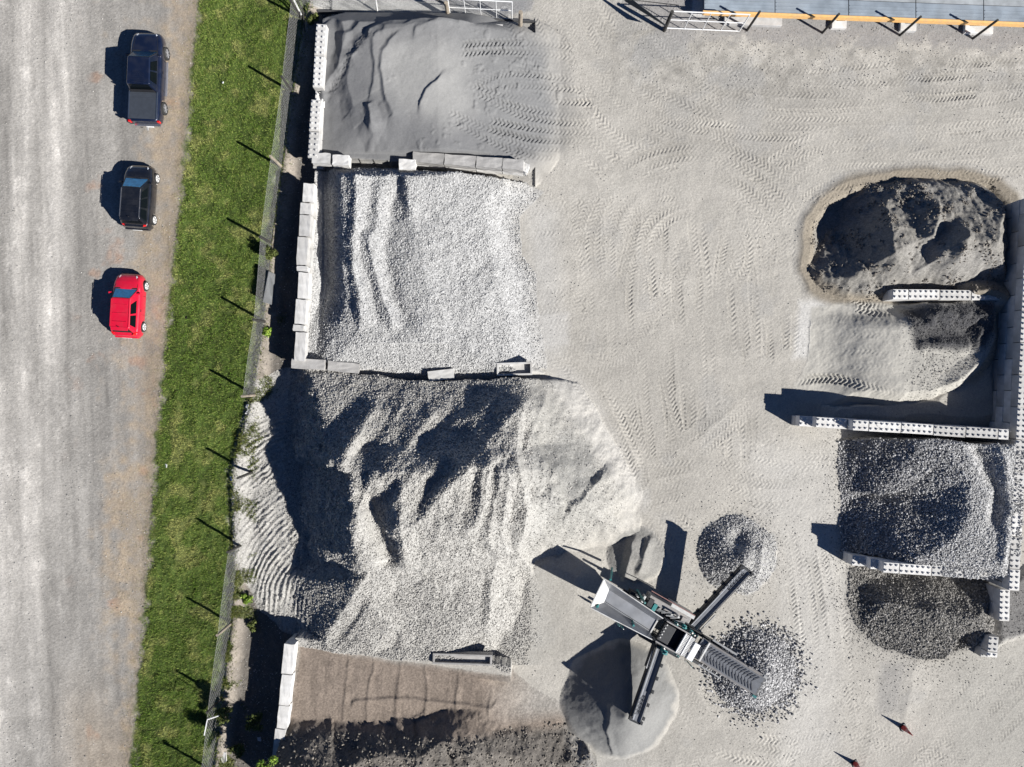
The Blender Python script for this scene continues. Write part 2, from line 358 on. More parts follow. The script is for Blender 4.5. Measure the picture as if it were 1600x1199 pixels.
h3 = np.where(PX < xc3, zc3 - sl3 * (xc3 - PX) / S, zc3 + np.interp(PY, [640, 860], [.10, -.16]) * np.minimum(PX - xc3, 190) / S)
h3 = smax(h3, H, .2)
h3 = smax(h3, talus(g([(850, 592, 1.9), (800, 640, 3.7), (745, 705, 4.7), (690, 760, 4.6), (652, 802, 4.1)]), 1.05, .36), .08)
h3 = smax(h3, plateau([(610, 650), (680, 630), (690, 660), (660, 700), (630, 690)], 2.5, 1.0, .4), .3)
h3 = smax(h3, talus(g([(810, 640, 2.4), (806, 700, 2.9), (818, 790, 3.0), (806, 850, 2.8), (836, 908, 2.0), (826, 1000, 1.0)]), .42, .70), .12)
h3 = smax(h3, talus(g([(836, 682, 2.0), (868, 735, 2.0), (868, 770, 1.8)]), .4, .42), .15)
h3 = smax(h3, plateau([(600, 830), (660, 810), (760, 800), (790, 860), (800, 940), (760, 980), (640, 970), (590, 930), (600, 880)], 2.5, .75, .20), .4)
h3 = smax(h3, plateau([(830, 700), (900, 690), (910, 740), (880, 830), (890, 900), (860, 980), (840, 1000)], .7, .4, .25), .3)
h3 += ridge(g([(578, 640, 3), (560, 680, 3), (543, 712, 3)]), .17, 30, 14) if False else 0
h3 = h3 + ridge([(592, 640, 1), (572, 680, 1), (556, 712, 1)], .5, 34, 20) + ridge([(605, 735, 1), (590, 770, 1), (584, 800, .6)], .35, 12, 22)
h3 = h3 - .7 * np.exp(-(seg([(600, 760), (608, 800), (628, 850)], QX, QY)[0] / 15) ** 2) + ridge([(650, 740, .6), (648, 800, 1), (650, 855, .6)], .6, 26, 22)
h3 = h3 + ridge([(745, 680, 1), (700, 700, .8), (660, 740, .5)], .4, 40, 20) + ridge([(690, 640, 1), (650, 700, 1), (620, 740, .5)], .45, 36, 26)
h3 = h3 + ridge([(760, 700, 1), (756, 760, 1), (745, 800, .5)], .35, 16, 16) + ridge([(785, 720, 1), (770, 790, 1), (772, 850, .7)], .35, 22, 14)
h3 = h3 + ridge([(775, 870, 1), (768, 920, 1), (766, 960, .7)], .35, 14, 24) + ridge([(640, 885, 1), (700, 900, 1), (760, 880, .8)], .16, 18, 20) + ridge([(600, 650, .7), (660, 620, 1), (740, 605, 1)], .3, 24, 30)
h3 = h3 + .12 * n1 + .05 * n2
h3 = h3 + .07 * fbm(X * 1.2 - Y * .7, (Y + X) * .35, 1.1, 4, 515)
rc_E = 0
dE3 = seg([(880, 560), (912, 600), (965, 690), (1010, 770), (1003, 850), (930, 878), (884, 905), (884, 960), (892, 1010), (865, 1050)])[0]; h3 = H + (h3 - H) * ss(-10, 165, dE3 + 14 * n1)
h3 = np.where(PX > 470, -smax(-h3, -(1.2 + np.maximum(PY - 582 + 8 * n1, 0) * (.021 + .02 * ss(680, 780, PY)) + .08 * n2), .2), h3)
h3 = h3 - ss(820, 900, PY) * ss(570, 640, PX) * (np.clip(PX - 600, 0, 220) * .0030 + np.clip(PY - 850, 0, 150) * .0055)
rl = ridge([(855, 596, .5), (805, 640, .9), (748, 705, 1), (705, 752, 1), (662, 800, .6)], 1.05, 46, 95) + ridge([(600, 640, .7), (580, 680, 1), (562, 712, 1)], .5, 34, 22)
rl = rl + ridge([(720, 610, .6), (670, 660, 1), (640, 700, .8)], .5, 34, 40) + ridge([(790, 612, .6), (735, 650, 1), (700, 690, .8)], .45, 26, 34) + ridge([(655, 600, .4), (630, 650, 1), (612, 690, .6)], .35, 26, 30) + ridge([(700, 690, .6), (665, 720, 1), (640, 770, .7)], .4, 22, 30)
rl = rl + .22 * fbm(X * .9 - Y * .55, (Y + X) * .38, 1.5, 5, 1415) + ridge([(860, 600, .4), (838, 640, 1), (826, 680, .6)], .3, 16, 24)
h3 = h3 + rl * ss(xc3 - 10, xc3 + 25, PX) * ss(586, 640, PY) * ss(880, 800, PY)
rc = ridge([(812, 645, .5), (806, 700, 1), (824, 780, 1), (808, 850, 1), (842, 908, .8), (842, 1000, .5)], .5, 44, 10) + ridge([(838, 682, .7), (846, 710, 1), (872, 740, 1), (868, 772, .7)], .35, 26, 9) + ridge([(932, 738, .8), (905, 766, 1), (884, 780, .7)], .32, 9, 34) + ridge([(770, 700, 1), (762, 760, 1), (752, 800, .4)], .4, 18, 18) + ridge([(795, 735, 1), (786, 800, 1), (790, 850, .6)], .45, 30, 12)
rc = rc + .16 * fbm(X, Y, 1.2, 5, 1455)
h3 = h3 + rc * ss(700, 760, PX) * ss(600, 650, PY)
# the west bank: level berm with rake marks
dW = PX - np.interp(PY, [560, 620, 700, 780, 880, 950, 1000], [400, 388, 374, 362, 370, 396, 440])
bank3 = .12 + np.clip(dW / 60, 0, 1) * .50
crest = np.interp(PY, [585, 640, 700, 800, 870, 940, 1000], [452, 447, 441, 445, 455, 475, 490])
low = ss(22, -4, PX - crest)
h3 = h3 * (1 - low) + np.minimum(h3, bank3) * low
rc_ = np.hypot(PX - 575 + 8 * n1, PY - 965 + 10 * n1)
rip = np.sin(rc_ / 7.6 * 2 * math.pi + 3.4 * n1 + 2.2 * n2); rip = rip * np.clip(1.05 + .9 * fbm(X, Y, .9, 3, 555), .2, 1.6)
ripw = low * ss(6, 20, dW) * ss(615, 650, PY)
h3 = h3 + ripw * rip * (.048 + .02 * n2)
h3 = np.where(PY > 985, np.minimum(h3, 1.0 + np.clip(1030 - PY, 0, 60) * .014 + np.clip(PX - 780, 0, 60) * .02), h3)
h3 = np.where((PY < 615) & (PX > 470), np.minimum(h3, 1.15 + np.maximum(PY - 582, 0) * .06), h3)
m3 = inpoly(bay3, QX * .6 + PX * .4, QY * .6 + PY * .4) & ~((PY < 575 + (PX - 480) * .05) & (PX > 470)) & ~m2
H = np.where(m3, np.maximum(h3, H), H)
mp3 = np.where(PX > 700, ss(0, 100, dE3 + 14 * n2), 1) * np.where(PX > 800, 1, pm(bay3, 26)) * m3; paint(mp3, MP); paint(mp3 * ss(30, 0, PX - crest) * .6, (.33, .32, .30))
paint(mp3 * ss(790, 850, PX) * .7, (.295, .285, .258)); paint(m3 * pm([(842, 692), (880, 676), (918, 690), (930, 740), (884, 774), (862, 730)], 18) * .8, (.235, .23, .215))
paint(mp3 * pm([(820, 690), (840, 700), (870, 770), (830, 850), (855, 900), (870, 1000), (840, 1020), (815, 850)], 16) * .4, (.40, .39, .365))
GA = np.where(m3, .017, GA); GA = np.where(m3 & (PX > 820), .010, GA); GA = np.where(m3 & (PX < crest), .008, GA); GA = np.where(m3, .006 + (GA - .006) * ss(0, 90, dE3 + 10 * n2), GA); Z[m3 & ((PX < 800) | (dE3 + 10 * n2 > 40))] = 3
# --- 4: brown soil in the south bay
bay4 = [(474, 992), (520, 1003), (560, 1012), (640, 1022), (760, 1040), (800, 1046), (830, 1075), (900, 1110), (905, 1150), (930, 1185), (935, 1270), (440, 1270), (452, 1130)]
h4 = np.minimum(1.15 + .05 * n1, H + np.clip((905 - PX) / 120, 0, 1) * 1.1)
h4 = h4 + .03 * fbm(X * 2, Y * .3, .8, 4, 611)
for xx in (548, 586, 627, 671, 720, 768): h4 = h4 + ridge([(xx, 1010), (xx - 3, 1110)], .05, 4, 8)
h4 = h4 + ridge([(560, 1082), (640, 1078), (700, 1085), (770, 1092)], .09, 4, 18) + ridge([(590, 1120), (660, 1105)], .08, 5, 22)
cr4 = g([(440, 1230, 3.6), (520, 1225, 3.6), (560, 1196, 2.9), (610, 1186, 2.6), (650, 1192, 2.7), (690, 1160, 2.3), (735, 1175, 2.5), (800, 1180, 1.8), (900, 1200, 1.0)])
h4 = H + (h4 - H) * ss(-4, 60, seg([(800, 1046), (830, 1075), (900, 1110), (905, 1150), (930, 1185), (935, 1270)])[0])
h4 = smax(h4, talus(cr4, 1.05, .2) + .50 * n1 + .14 * n2 + .15 * fbm(X * 1.3 + Y, Y * .4 - X * .2, .8, 4, 77), .1)
m4 = inpoly(bay4, QX * .5 + PX * .5, QY * .5 + PY * .5) & (PX > wallx) & ~m3; H = np.where(m4, np.maximum(h4, H), H)
paint(pm(bay4, 16) * m4, (.195, .160, .132)); paint(m4 * ss(740, 860, PX + n1 * 20) * ss(1130, 1100, PY) * .8, (.31, .295, .27))
paint(m4 * ss(1118, 1135, PY + (700 - PX) * .03 + 8 * n1), (.13, .118, .105)); GA = np.where(m4, .008, GA); GA = np.where(m4 & (PY > 1125), .02, GA)
C *= np.where(m4, 1 + .22 * n2 + .15 * n1, 1)[..., None]; Z[m4] = 4
gap = inpoly([(470, 985), (520, 992), (640, 1005), (800, 1030), (800, 1056), (640, 1035), (470, 1005)], PX, PY) & (PX > wallx); H = np.where(gap, np.maximum(H, 1.12 + .04 * n1), H)
gap2 = inpoly([(484, 556), (560, 562), (850, 568), (850, 600), (700, 604), (484, 590)], PX, PY); gm2 = np.where(gap2, np.maximum(H, 1.05 + .06 * n1 + .05 * n2 - np.abs(PY + 6 * n1 - np.interp(PX, [484, 850], [574, 584])) * .028 - np.clip(PX - 800, 0, 50) * .02), H); paint(((gm2 > H + .02) * .8).astype(np.float32), (.36, .35, .33)); H = gm2
# --- 5: rough dark sand in the oval pit, north-east
pit = [(1262, 345), (1280, 310), (1320, 283), (1400, 268), (1500, 268), (1558, 282), (1584, 306), (1590, 335), (1584, 470), (1400, 478), (1345, 485), (1300, 478), (1268, 455), (1252, 420), (1253, 370)]
H = H + ridge(pit + [pit[0]], .10, 14, 12)
dpit = sdp(pit); H = H - .55 * ss(-10, -30, dpit) * ss(478, 440, PY)
h5 = talus(g([(1392, 318, 1.6), (1402, 350, 2.5), (1408, 390, 2.8), (1430, 436, 1.9)]), 1.1, .12) - .55
h5 = smax(h5, talus(g([(1340, 430, 1.3), (1300, 445, .7)]), .6, .35), .1)
h5 = smax(h5, talus(g([(1478, 392, 2.3), (1530, 362, 2.7), (1572, 338, 2.7)]), 1.0, .22), .08)
h5 = smax(h5, talus(g([(1508, 428, 2.1), (1560, 372, 2.6), (1580, 360, 2.5)]), 1.0, .22), .08)
h5 = np.minimum(h5, .2 + np.clip(QY - 282, 0, 200) * .022); h5 = smax(h5, plateau([(1420, 350), (1475, 345), (1480, 390), (1500, 440), (1430, 440), (1410, 400)], 1.7, .55, .6), .2)
h5 = np.minimum(h5, np.clip(-dpit - 14, -20, 90) * .045)
h5 = h5 + .30 * fbm(X * .9 + Y * .5, (Y * .8 - X * .5) * .6, 1.3, 5, 811, .55) + .12 * n2 + .05 * fbm(X, Y, .3, 3, 841) + ridge([(1440, 330), (1425, 380)], .4, 20, 14) + ridge([(1470, 380), (1455, 420)], .3, 14, 14)
h5 = np.where(PY > 440, np.minimum(h5, 1.25 + (468 - PY) * .03 + .1 * n2), h5)
h5 = np.minimum(h5, np.clip((np.interp(PY, [285, 320, 350, 400, 440, 472], [1520, 1548, 1560, 1564, 1552, 1536]) - PX + 8 * n1) / 16, -1, 1.3) * 1.6 + .9)
bur = talus([(1503, 462, 1.35), (1525, 460, 1.5), (1546, 464, 1.5)], .9, .9) + .1 * n2
rim = ss(2, -16, dpit + 5 * n2)
m5 = (dpit < -12) & (PY < 468) & (h5 > H - .02); H = np.where(m5, np.maximum(h5, H), H)
mbu = (bur > H) & (PY > 440) & (PY < 500) & (PX > 1485) & (PX < 1562); H = np.where(mbu, bur, H)
paint(ss(12, -2, dpit + 4 * n1) * .9, (.215, .186, .146)); paint(ss(-16, -26, dpit + 4 * n2), (.20, .19, .172)); paint(ss(-16, -26, dpit) * ss(-.1, .4, n1) * .5, (.26, .25, .235))
GA = np.where(dpit < 0, .013, GA); m5 = dpit < -10; m5 &= PX < 1566; Z[m5 & (PY < 470)] = 5
# --- 6: terrace of crusher dust in the bay below it
ter = [(1238, 610), (1262, 570), (1270, 480), (1330, 475), (1400, 475), (1548, 472), (1556, 520), (1545, 570), (1500, 602), (1452, 624), (1400, 632), (1330, 636), (1262, 634)]
t6 = [(1330, 490), (1410, 478), (1530, 478), (1536, 530), (1525, 560), (1490, 590), (1450, 606), (1400, 612), (1330, 600)]
h6 = plateau(t6, 1.0, .3, .9); w6 = ss(1350, 1440, PX); h6 = np.minimum(h6, 1.0) * w6 + np.minimum(h6, H + ss(1240, 1400, PX) * .97) * (1 - w6)
h6 = H + (h6 - H) * ss(1266, 1350, PX + 8 * n1) * np.maximum(ss(474, 520, PY + 5 * n1), ss(1400, 1440, PX))
h6 = h6 + ridge([(1525, 485), (1528, 530), (1510, 570), (1470, 600)], .22, 20, 20) + .03 * n1 + .03 * n2
h6 = h6 + talus([(1415, 500, .5), (1450, 490, .55), (1520, 500, .5), (1505, 540, .4), (1430, 540, .4)], .8, .6).clip(0, 1) * .6 * (1 + .6 * n2)
m6 = (sdp(ter) < 0) & ~(Z == 5) & (PY > 470); H = np.where(m6, np.maximum(h6, H), H)
h6b = plateau([(1300, 640), (1460, 630), (1540, 560), (1545, 650), (1300, 650)], .35, .5, .5); mb = (sdp([(1240, 625), (1400, 625), (1550, 540), (1552, 668), (1240, 652)]) < 0); H = np.where(mb & ~m6, np.maximum(H, h6b + .08 * n1), H)
paint(pm(ter, 10), (.385, .37, .335)); dk = pm([(1404, 490), (1440, 474), (1530, 478), (1537, 520), (1520, 545), (1470, 552), (1415, 550)], 16)
paint(dk * np.clip(.95 + .2 * n2, 0, 1), (.06, .06, .064)); paint(pm([(1420, 550), (1530, 548), (1500, 590), (1430, 610), (1400, 590)], 20) * .4, (.30, .29, .265))
paint(pm([(1535, 480), (1556, 480), (1556, 550), (1520, 600), (1500, 600), (1536, 540)], 8) * .8, (.36, .32, .25))
GA = np.where(m6, .008, GA); GA = np.where(m6, .008 + .008 * ss(1370, 1430, QX), GA); Z[m6] = 6
# --- 7: crushed rock in the third east bay
b7 = [(1312, 690), (1345, 680), (1548, 690), (1545, 880), (1420, 885), (1350, 862), (1312, 865), (1318, 780), (1306, 730)]
h7 = smax(plateau(g([(1440, 690, 2.1), (1480, 712, 2.1), (1508, 755, 2.1), (1512, 800, 2.1), (1485, 842, 2.1), (1430, 868, 2.1), (1560, 890, 2.1), (1575, 700, 2.1)]), 2.45, .66, .3), H, .12)
h7 = smax(h7, plateau([(1335, 690), (1440, 690), (1400, 730), (1330, 730)], .55, .5, .3), .1)
h7 = h7 - .5 * np.exp(-(seg([(1490, 700), (1520, 760), (1520, 800)], QX, QY)[0] / 14) ** 2) + ridge([(1520, 700), (1535, 780), (1525, 860)], .25, 12, 16)
h7 = h7 + .07 * n1 + .06 * n2; h7 = H + (h7 - H) * ss(1306, 1350, QX); m7 = inpoly(b7, QX, QY) & (PY > 668 + (PX - 1302) * .062) & (PX < 1550 - (PY - 650) * .05); H = np.where(m7, np.maximum(h7, H), H)
paint(pm(b7, 10) * m7, (.46, .455, .45)); paint(m7 * pm([(1310, 680), (1450, 680), (1500, 760), (1470, 860), (1350, 880), (1306, 870)], 40) * .8, (.20, .20, .205))
R7 = ss(1400, 1480, QX + (QY - 780) * .1); GA = np.where(m7, .022, GA); Z[m7] = 7
# --- 8: dark stones in the last east bay
b8 = [(1325, 892), (1360, 882), (1540, 905), (1542, 985), (1520, 1010), (1440, 1030), (1380, 1018), (1345, 985), (1322, 940)]
h8 = smax(talus([(1370, 938, .9), (1440, 945, 1.5), (1500, 955, 1.6), (1522, 975, 1.0)], .8, .42), H, .1)
h8 = h8 + .05 * n1 + .07 * n2; m8 = inpoly(b8, QX, QY); H = np.where(m8, np.maximum(h8, H), H)
paint(pm(b8, 22), (.20, .19, .175)); GA = np.where(m8, .018, GA); Z[m8] = 8
dk2 = pm([(1552, 930), (1640, 860), (1640, 960), (1560, 1010)], 14); paint(dk2, (.17, .165, .16)); H += dk2 * .3; GA = np.where(dk2 > .5, .016, GA)
# --- 9..12: small heaps by the screener
def cone(cx, cy, r, z, slope, idn, col, ga, extra=0, lo=None):
    global H, GA
    d = np.hypot(QX - cx, QY - cy); h = z - slope * d / S + .06 * n1 + extra
    m = (h > H + .01) & (d < r * 1.3); H = np.where(m, smax(h, H, .06), H); mm = ss(r, r * .85, d + n2 * 8)
    paint(mm, col); GA = np.where(d < r, ga, GA); Z[m & (d < r * 1.1)] = idn
cone(1152, 868, 66, 1.35, .58, 9, (.33, .325, .31), .016, -.5 * np.exp(-((np.hypot(PX - 1150, PY - 842)) / 15) ** 2) + ridge([(1185, 850), (1175, 900)], .2, 10, 10))
cone(1178, 1045, 70, 1.5, .60, 10, (.30, .30, .30), .022)
cone(966, 1095, 92, 2.1, .60, 11, (.175, .174, .168), .007, ridge([(945, 1085), (942, 1130), (955, 1170)], .12, 4, 10))
cone(995, 868, 46, .7, .40, 12, (.235, .228, .212), .011, ridge([(985, 845), (977, 895)], .32, 9, 22) + ridge([(1012, 845), (997, 885)], .32, 8, 16))
paint(pm([(985, 1020), (1040, 1030), (1055, 1090), (1000, 1190), (960, 1199), (990, 1100)], 30) * .4, (.30, .295, .28))
paint(pm([(880, 1100), (960, 1190), (1020, 1230), (900, 1230)], 30) * .5, (.31, .305, .29))
H += ridge([(860, 880), (900, 900)], .3, 50, 50)
# wet dark streak bottom right
paint(pm([(1375, 1040), (1415, 1035), (1405, 1110), (1368, 1118)], 16) * .7, (.27, .26, .245)); H += ridge([(1430, 1035), (1425, 1080), (1415, 1115)], .05, 14, 30)
paint(pm([(1480, 1020), (1600, 1000), (1640, 1199), (1500, 1199)], 60) * .4, (.33, .32, .29))

# --- wheel tracks pressed into the surface
TH = np.zeros(X.shape, np.float32); TW = np.zeros(X.shape, np.float32); TL = np.zeros(X.shape, np.float32)
def spline(p, n):
    p = np.array(p, float); q = np.vstack([2 * p[0] - p[1], p, 2 * p[-1] - p[-2]]); out = []
    for i in range(1, len(q) - 2):
        t = np.linspace(0, 1, n, endpoint=False)[:, None]; a, b, c, d = q[i - 1], q[i], q[i + 1], q[i + 2]
        out.append(.5 * (2 * b + (c - a) * t + (2 * a - 5 * b + 4 * c - d) * t * t + (3 * b - 3 * c + d - a) * t ** 3))
    return np.vstack(out)
def track(pts, off=0., w=.56, depth=.02, per=.25, kind=0, fade=.5):
    c = spline(pts, 40); c = np.c_[(c[:, 0] - 800) / S, (600 - c[:, 1]) / S]
    L = np.r_[0, np.cumsum(np.hypot(*np.diff(c, axis=0).T))]; s = np.arange(0, L[-1], .026)
    cx = np.interp(s, L, c[:, 0]); cy = np.interp(s, L, c[:, 1]); tx = np.gradient(cx); ty = np.gradient(cy); nn = np.hypot(tx, ty) + 1e-9
    nx, ny = -ty / nn, tx / nn; t = np.arange(-w / 2, w / 2, .03) ; tt, sg = np.meshgrid(t, s)
    gx = cx[:, None] + nx[:, None] * (t + off / S); gy = cy[:, None] + ny[:, None] * (t + off / S)
    depth = depth * 1.95; lanetone = R.uniform(-.075, .05)
    ph = (sg + (np.abs(tt) * .9 if kind == 0 else tt * 1.2)) / per * 2 * math.pi
    pat = np.tanh(1.8 * np.sin(ph)) * (np.abs(tt) < w * .46)
    env = np.clip(np.minimum(sg, s[-1] - sg) / fade, 0, 1)
    env = env * (.55 + .45 * np.sin(sg * .7 + off) * np.sin(sg * .23 + off * 2))
    hgt = (depth * (.5 * pat - .25) + .35 * depth * (np.abs(tt) > w * .42)) * env
    ix = np.round((gx - xf[0]) / D).astype(int) + NX0; iy = np.round((gy - YS[0]) / D).astype(int)
    ok = (ix >= NX0) & (ix < len(XS)) & (iy >= 0) & (iy < len(YS))
    TH[iy[ok], ix[ok]] = hgt[ok]; TW[iy[ok], ix[ok]] = env[ok]; TL[iy[ok], ix[ok]] = ((.03 * pat + lanetone) * env)[ok]
R = random.Random(5)
def fam(pts, offs, j=5, **k):
    for o in offs:
        q = [(x + R.uniform(-j, j), y + R.uniform(-j, j)) for x, y in pts]; track(q, o + R.uniform(-3, 3), **k)
fam([(850, -30), (895, 90), (960, 180), (1060, 235), (1230, 250), (1420, 235), (1640, 170)], [-80, -62, -45, -28, -12, 4, 20, 36, 55, 72, 88], depth=.022)
fam([(930, -20), (990, 60), (1100, 140), (1300, 170), (1640, 130)], [-30, -12, 6, 24, 40], depth=.016)
fam([(1130, 120), (1250, 128), (1400, 122), (1640, 112)], [-20, 0, 22], depth=.016)
fam([(1640, 230), (1440, 245), (1300, 250), (1200, 320), (1160, 420), (1165, 560)], [-40, -20, 0, 18, 36], depth=.02)
fam([(1090, 235), (1140, 270), (1190, 330), (1215, 430), (1210, 560)], [-24, -6, 12, 30], depth=.02)
for yy in range(320, 560, 15): track([(815 + R.uniform(0, 50), yy + R.uniform(-8, 8)), (900, yy - 4), (1000 + R.uniform(0, 60), yy + R.uniform(-14, 14))], depth=.016)
fam([(975, 330), (1020, 300), (1080, 290), (1140, 315), (1180, 370)], [-36, -18, 0, 16, 60], depth=.02)
for k in range(26):
    x0 = 915 + k * 12.5
    track([(x0 + R.uniform(-26, 26), 300 + R.uniform(-40, 120)), (x0 + R.uniform(-14, 14) - 6, 450), (x0 + R.uniform(-10, 10), 600), (x0 + 12 + R.uniform(-25, 25), 770 + R.uniform(-60, 60))], depth=R.choice([.022, .03, .024]), per=R.choice([.22, .25, .29]), w=R.choice([.5, .6]))
for rad in (62, 78, 108, 124, 150, 168): track([(1085 + rad * 1.1 * math.cos(a), 395 + rad * math.sin(a)) for a in np.linspace(math.pi * (1.0 + R.uniform(-.15, .1)), math.pi * (2.1 + R.uniform(-.2, .2)), 9)], depth=.022, per=.26)
fam([(820, 270), (870, 340), (900, 420), (880, 500)], [-10, 10], depth=.012)
fam([(870, 540), (915, 590), (960, 670), (1010, 780), (1060, 860)], [-20, -2, 16, 34], depth=.022)
fam([(900, 600), (990, 560), (1050, 470)], [-8, 12], depth=.012)
fam([(1000, 800), (1060, 720), (1160, 640), (1200, 560)], [-18, 0, 20], depth=.016)
fam([(1010, 760), (1100, 750), (1200, 770), (1310, 760)], [-40, -22, -4, 14, 32], depth=.018)
fam([(1180, 700), (1250, 712), (1310, 706)], [-16, 0, 16], depth=.018)
fam([(1270, 860), (1285, 960), (1290, 1080), (1270, 1230)], [-34, -17, 0, 17, 34], depth=.022)
fam([(1235, 800), (1250, 900), (1265, 1000)], [-16, 2], depth=.02)
fam([(1060, 1230), (1100, 1150), (1200, 1150), (1320, 1130), (1500, 1200)], [-34, -12, 10, 30], depth=.018)
fam([(1060, 1040), (1080, 1100), (1140, 1160), (1230, 1180)], [-14, 6, 24], depth=.02)
fam([(1330, 1060), (1350, 1130), (1330, 1230)], [-16, 4], depth=.016)
fam([(1440, 1230), (1510, 1140), (1600, 1040), (1640, 1000)], [-50, -30, -10, 20, 50], depth=.018)
for yy in (500, 523, 548, 574, 596): track([(1236 + R.uniform(0, 50), yy + R.uniform(-8, 8)), (1330, yy + R.uniform(-5, 5)), (1415 - abs(yy - 520) * .3, yy + R.uniform(-8, 8))], depth=.008)
track([(1240, 596), (1300, 592), (1360, 610), (1400, 622)], depth=.05, w=.62); track([(1330, 480), (1370, 490), (1400, 482)], 0, depth=.06); track([(1325, 470), (1355, 482), (1395, 477)], 6, depth=.06)
for a in ([(722, 92), (780, 80), (850, 72), (900, 74)], [(722, 104), (790, 92), (850, 88), (895, 90)], [(742, 150), (790, 126), (870, 122), (920, 128)], [(750, 160), (800, 142), (870, 138), (915, 142)],
          [(740, 150), (790, 156), (870, 158), (930, 160)], [(745, 162), (790, 172), (860, 178), (930, 176)], [(770, 172), (820, 188), (900, 192), (930, 192)], [(705, 192), (745, 206), (790, 224), (850, 252)],
          [(712, 206), (745, 222), (785, 238), (830, 258)], [(765, 200), (820, 205), (885, 206), (930, 208)], [(760, 212), (820, 222), (885, 220), (920, 220)], [(790, 226), (830, 234), (880, 232)], [(800, 240), (840, 247), (870, 244)]):
    track(a, R.uniform(-1, 1), depth=.055, w=.46, per=.24, fade=.3)
for a in ([(1400, 118), (1450, 122), (1530, 116)], [(1405, 150), (1460, 154), (1530, 148)], [(1480, 100), (1520, 100), (1552, 98)]): track(a, depth=.05, w=.5, per=.22, fade=.2)
# soften the stamped tracks a touch, keep them off the loose heaps
blk = (Z == 2) | (Z == 3) & (PX < 860) | (Z == 4) | (Z == 5) | (Z == 7) | (Z == 8) | (Z == 9) | (Z == 10) | (Z == 11) | (PX < 830) & (Z != 1)
TH[blk] = 0; TW[blk] = 0; TL[blk] = 0
crush = np.clip(.75 + 1.5 * fbm(X, Y, 2.3, 3, 1701), .15, 1.5); TH *= np.where(Z == 1, 1, crush); TL *= crush
H += TH
C *= (1 + np.clip(TL * 1.6, -.14, .10))[..., None]
H += white * GA
C *= (1 + white * np.clip(GA * 9, 0, .16))[..., None]
C = np.clip(C, .01, .8)
H *= ss(24.5, 23.4, np.abs(Y)) * ss(31.5, 30.9, X)

# --- cut the sheet into the yard surface and the heaps
Z[(PX < wallx) & (Z != 3)] = 0
NY_, NX_ = X.shape
idx = np.arange(NY_ * NX_).reshape(NY_, NX_)
quads = np.stack([idx[:-1, :-1], idx[:-1, 1:], idx[1:, 1:], idx[1:, :-1]], -1).reshape(-1, 4)
qz = Z[:-1, :-1].ravel()
V = np.stack([X, Y, H], -1).reshape(-1, 3); CF = C.reshape(-1, 3)
T_YARD = terrain_mat('packed_gravel', 11, .5, .12, 48); T_FINE = terrain_mat('damp_sand', 7, .25, .05, 60); T_GR = terrain_mat('crushed_stone', 16, .9, .22, 42); T_SOIL = terrain_mat('rough_soil', 8, .7, .18, 40)
heaps = {0: ('ground', None, None, T_YARD),
    1: ('sand_heap', 'smooth grey sand heap with curved terraces and wheel tracks in the north bay', 'sand heap', T_FINE),
    2: ('gravel_heap', 'pale white gravel heap filling the middle bay beside the long block wall', 'gravel heap', T_GR),
    3: ('gravel_heap', 'largest pale stone heap with steep shaded face and raked bank beside the fence', 'gravel heap', T_GR),
    4: ('soil_heap', 'brown soil terrace with rough dark mounds at the bottom of the photo', 'soil heap', T_SOIL),
    5: ('sand_heap', 'rough dark dug sand mound inside the brown rimmed oval pit', 'sand heap', T_SOIL),
    6: ('dust_heap', 'low grey crusher dust terrace with a dark patch south of the oval pit', 'dust heap', T_FINE),
    7: ('gravel_heap', 'crushed rock heap hollowed on its west side between two studded block walls', 'gravel heap', T_GR),
    8: ('gravel_heap', 'dark brownish stone heap below the lowest studded divider wall', 'gravel heap', T_GR),
    9: ('gravel_heap', 'small chip cone under the upper right side conveyor of the screener', 'gravel heap', T_GR),
    10: ('gravel_heap', 'coarse stone cone under the wide chevron tail conveyor', 'gravel heap', T_GR),
    11: ('sand_heap', 'round cone of fine grey sand under the lower side conveyor', 'sand heap', T_FINE),
    12: ('dust_heap', 'little grooved dust mound north of the screener hopper', 'dust heap', T_YARD)}
HEAP = {}
for k, (nm, lab, cat, mt) in heaps.items():
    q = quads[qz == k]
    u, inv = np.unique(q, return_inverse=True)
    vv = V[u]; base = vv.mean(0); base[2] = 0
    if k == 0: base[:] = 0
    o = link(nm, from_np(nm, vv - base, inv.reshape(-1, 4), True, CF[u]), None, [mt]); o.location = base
    if k == 0: tag(o, kind='structure')
    else: tag(o, lab, cat)
    HEAP[k] = o
# land beyond the frame, one ring that meets the sheet's edge
far = MB(); r0 = (XS[0] + .2, XS[-1] - .2, YS[0] + .2, YS[-1] - .2); B = 900
far.add([(-B, -B, 0), (B, -B, 0), (B, B, 0), (-B, B, 0), (r0[0], r0[2], 0), (r0[1], r0[2], 0), (r0[1], r0[3], 0), (r0[0], r0[3], 0)], [(0, 1, 5, 4), (1, 2, 6, 5), (2, 3, 7, 6), (3, 0, 4, 7)])
fo = far.build('terrain', mat('far_ground', (.30, .29, .26), .95, noise=.25, scale=.2)); fo.location.z = -.22; tag(fo, kind='structure')

def height(x, y):
    x = np.asarray(x); y = np.asarray(y)
    ix = np.clip(np.searchsorted(XS, x), 1, len(XS) - 1); iy = np.clip(np.round((y - YS[0]) / D).astype(int), 0, len(YS) - 1)
    return H[iy, ix]
def h1(x, y): return float(height([x], [y])[0])
def hp(gx, gy): return h1(*W(gx, gy))

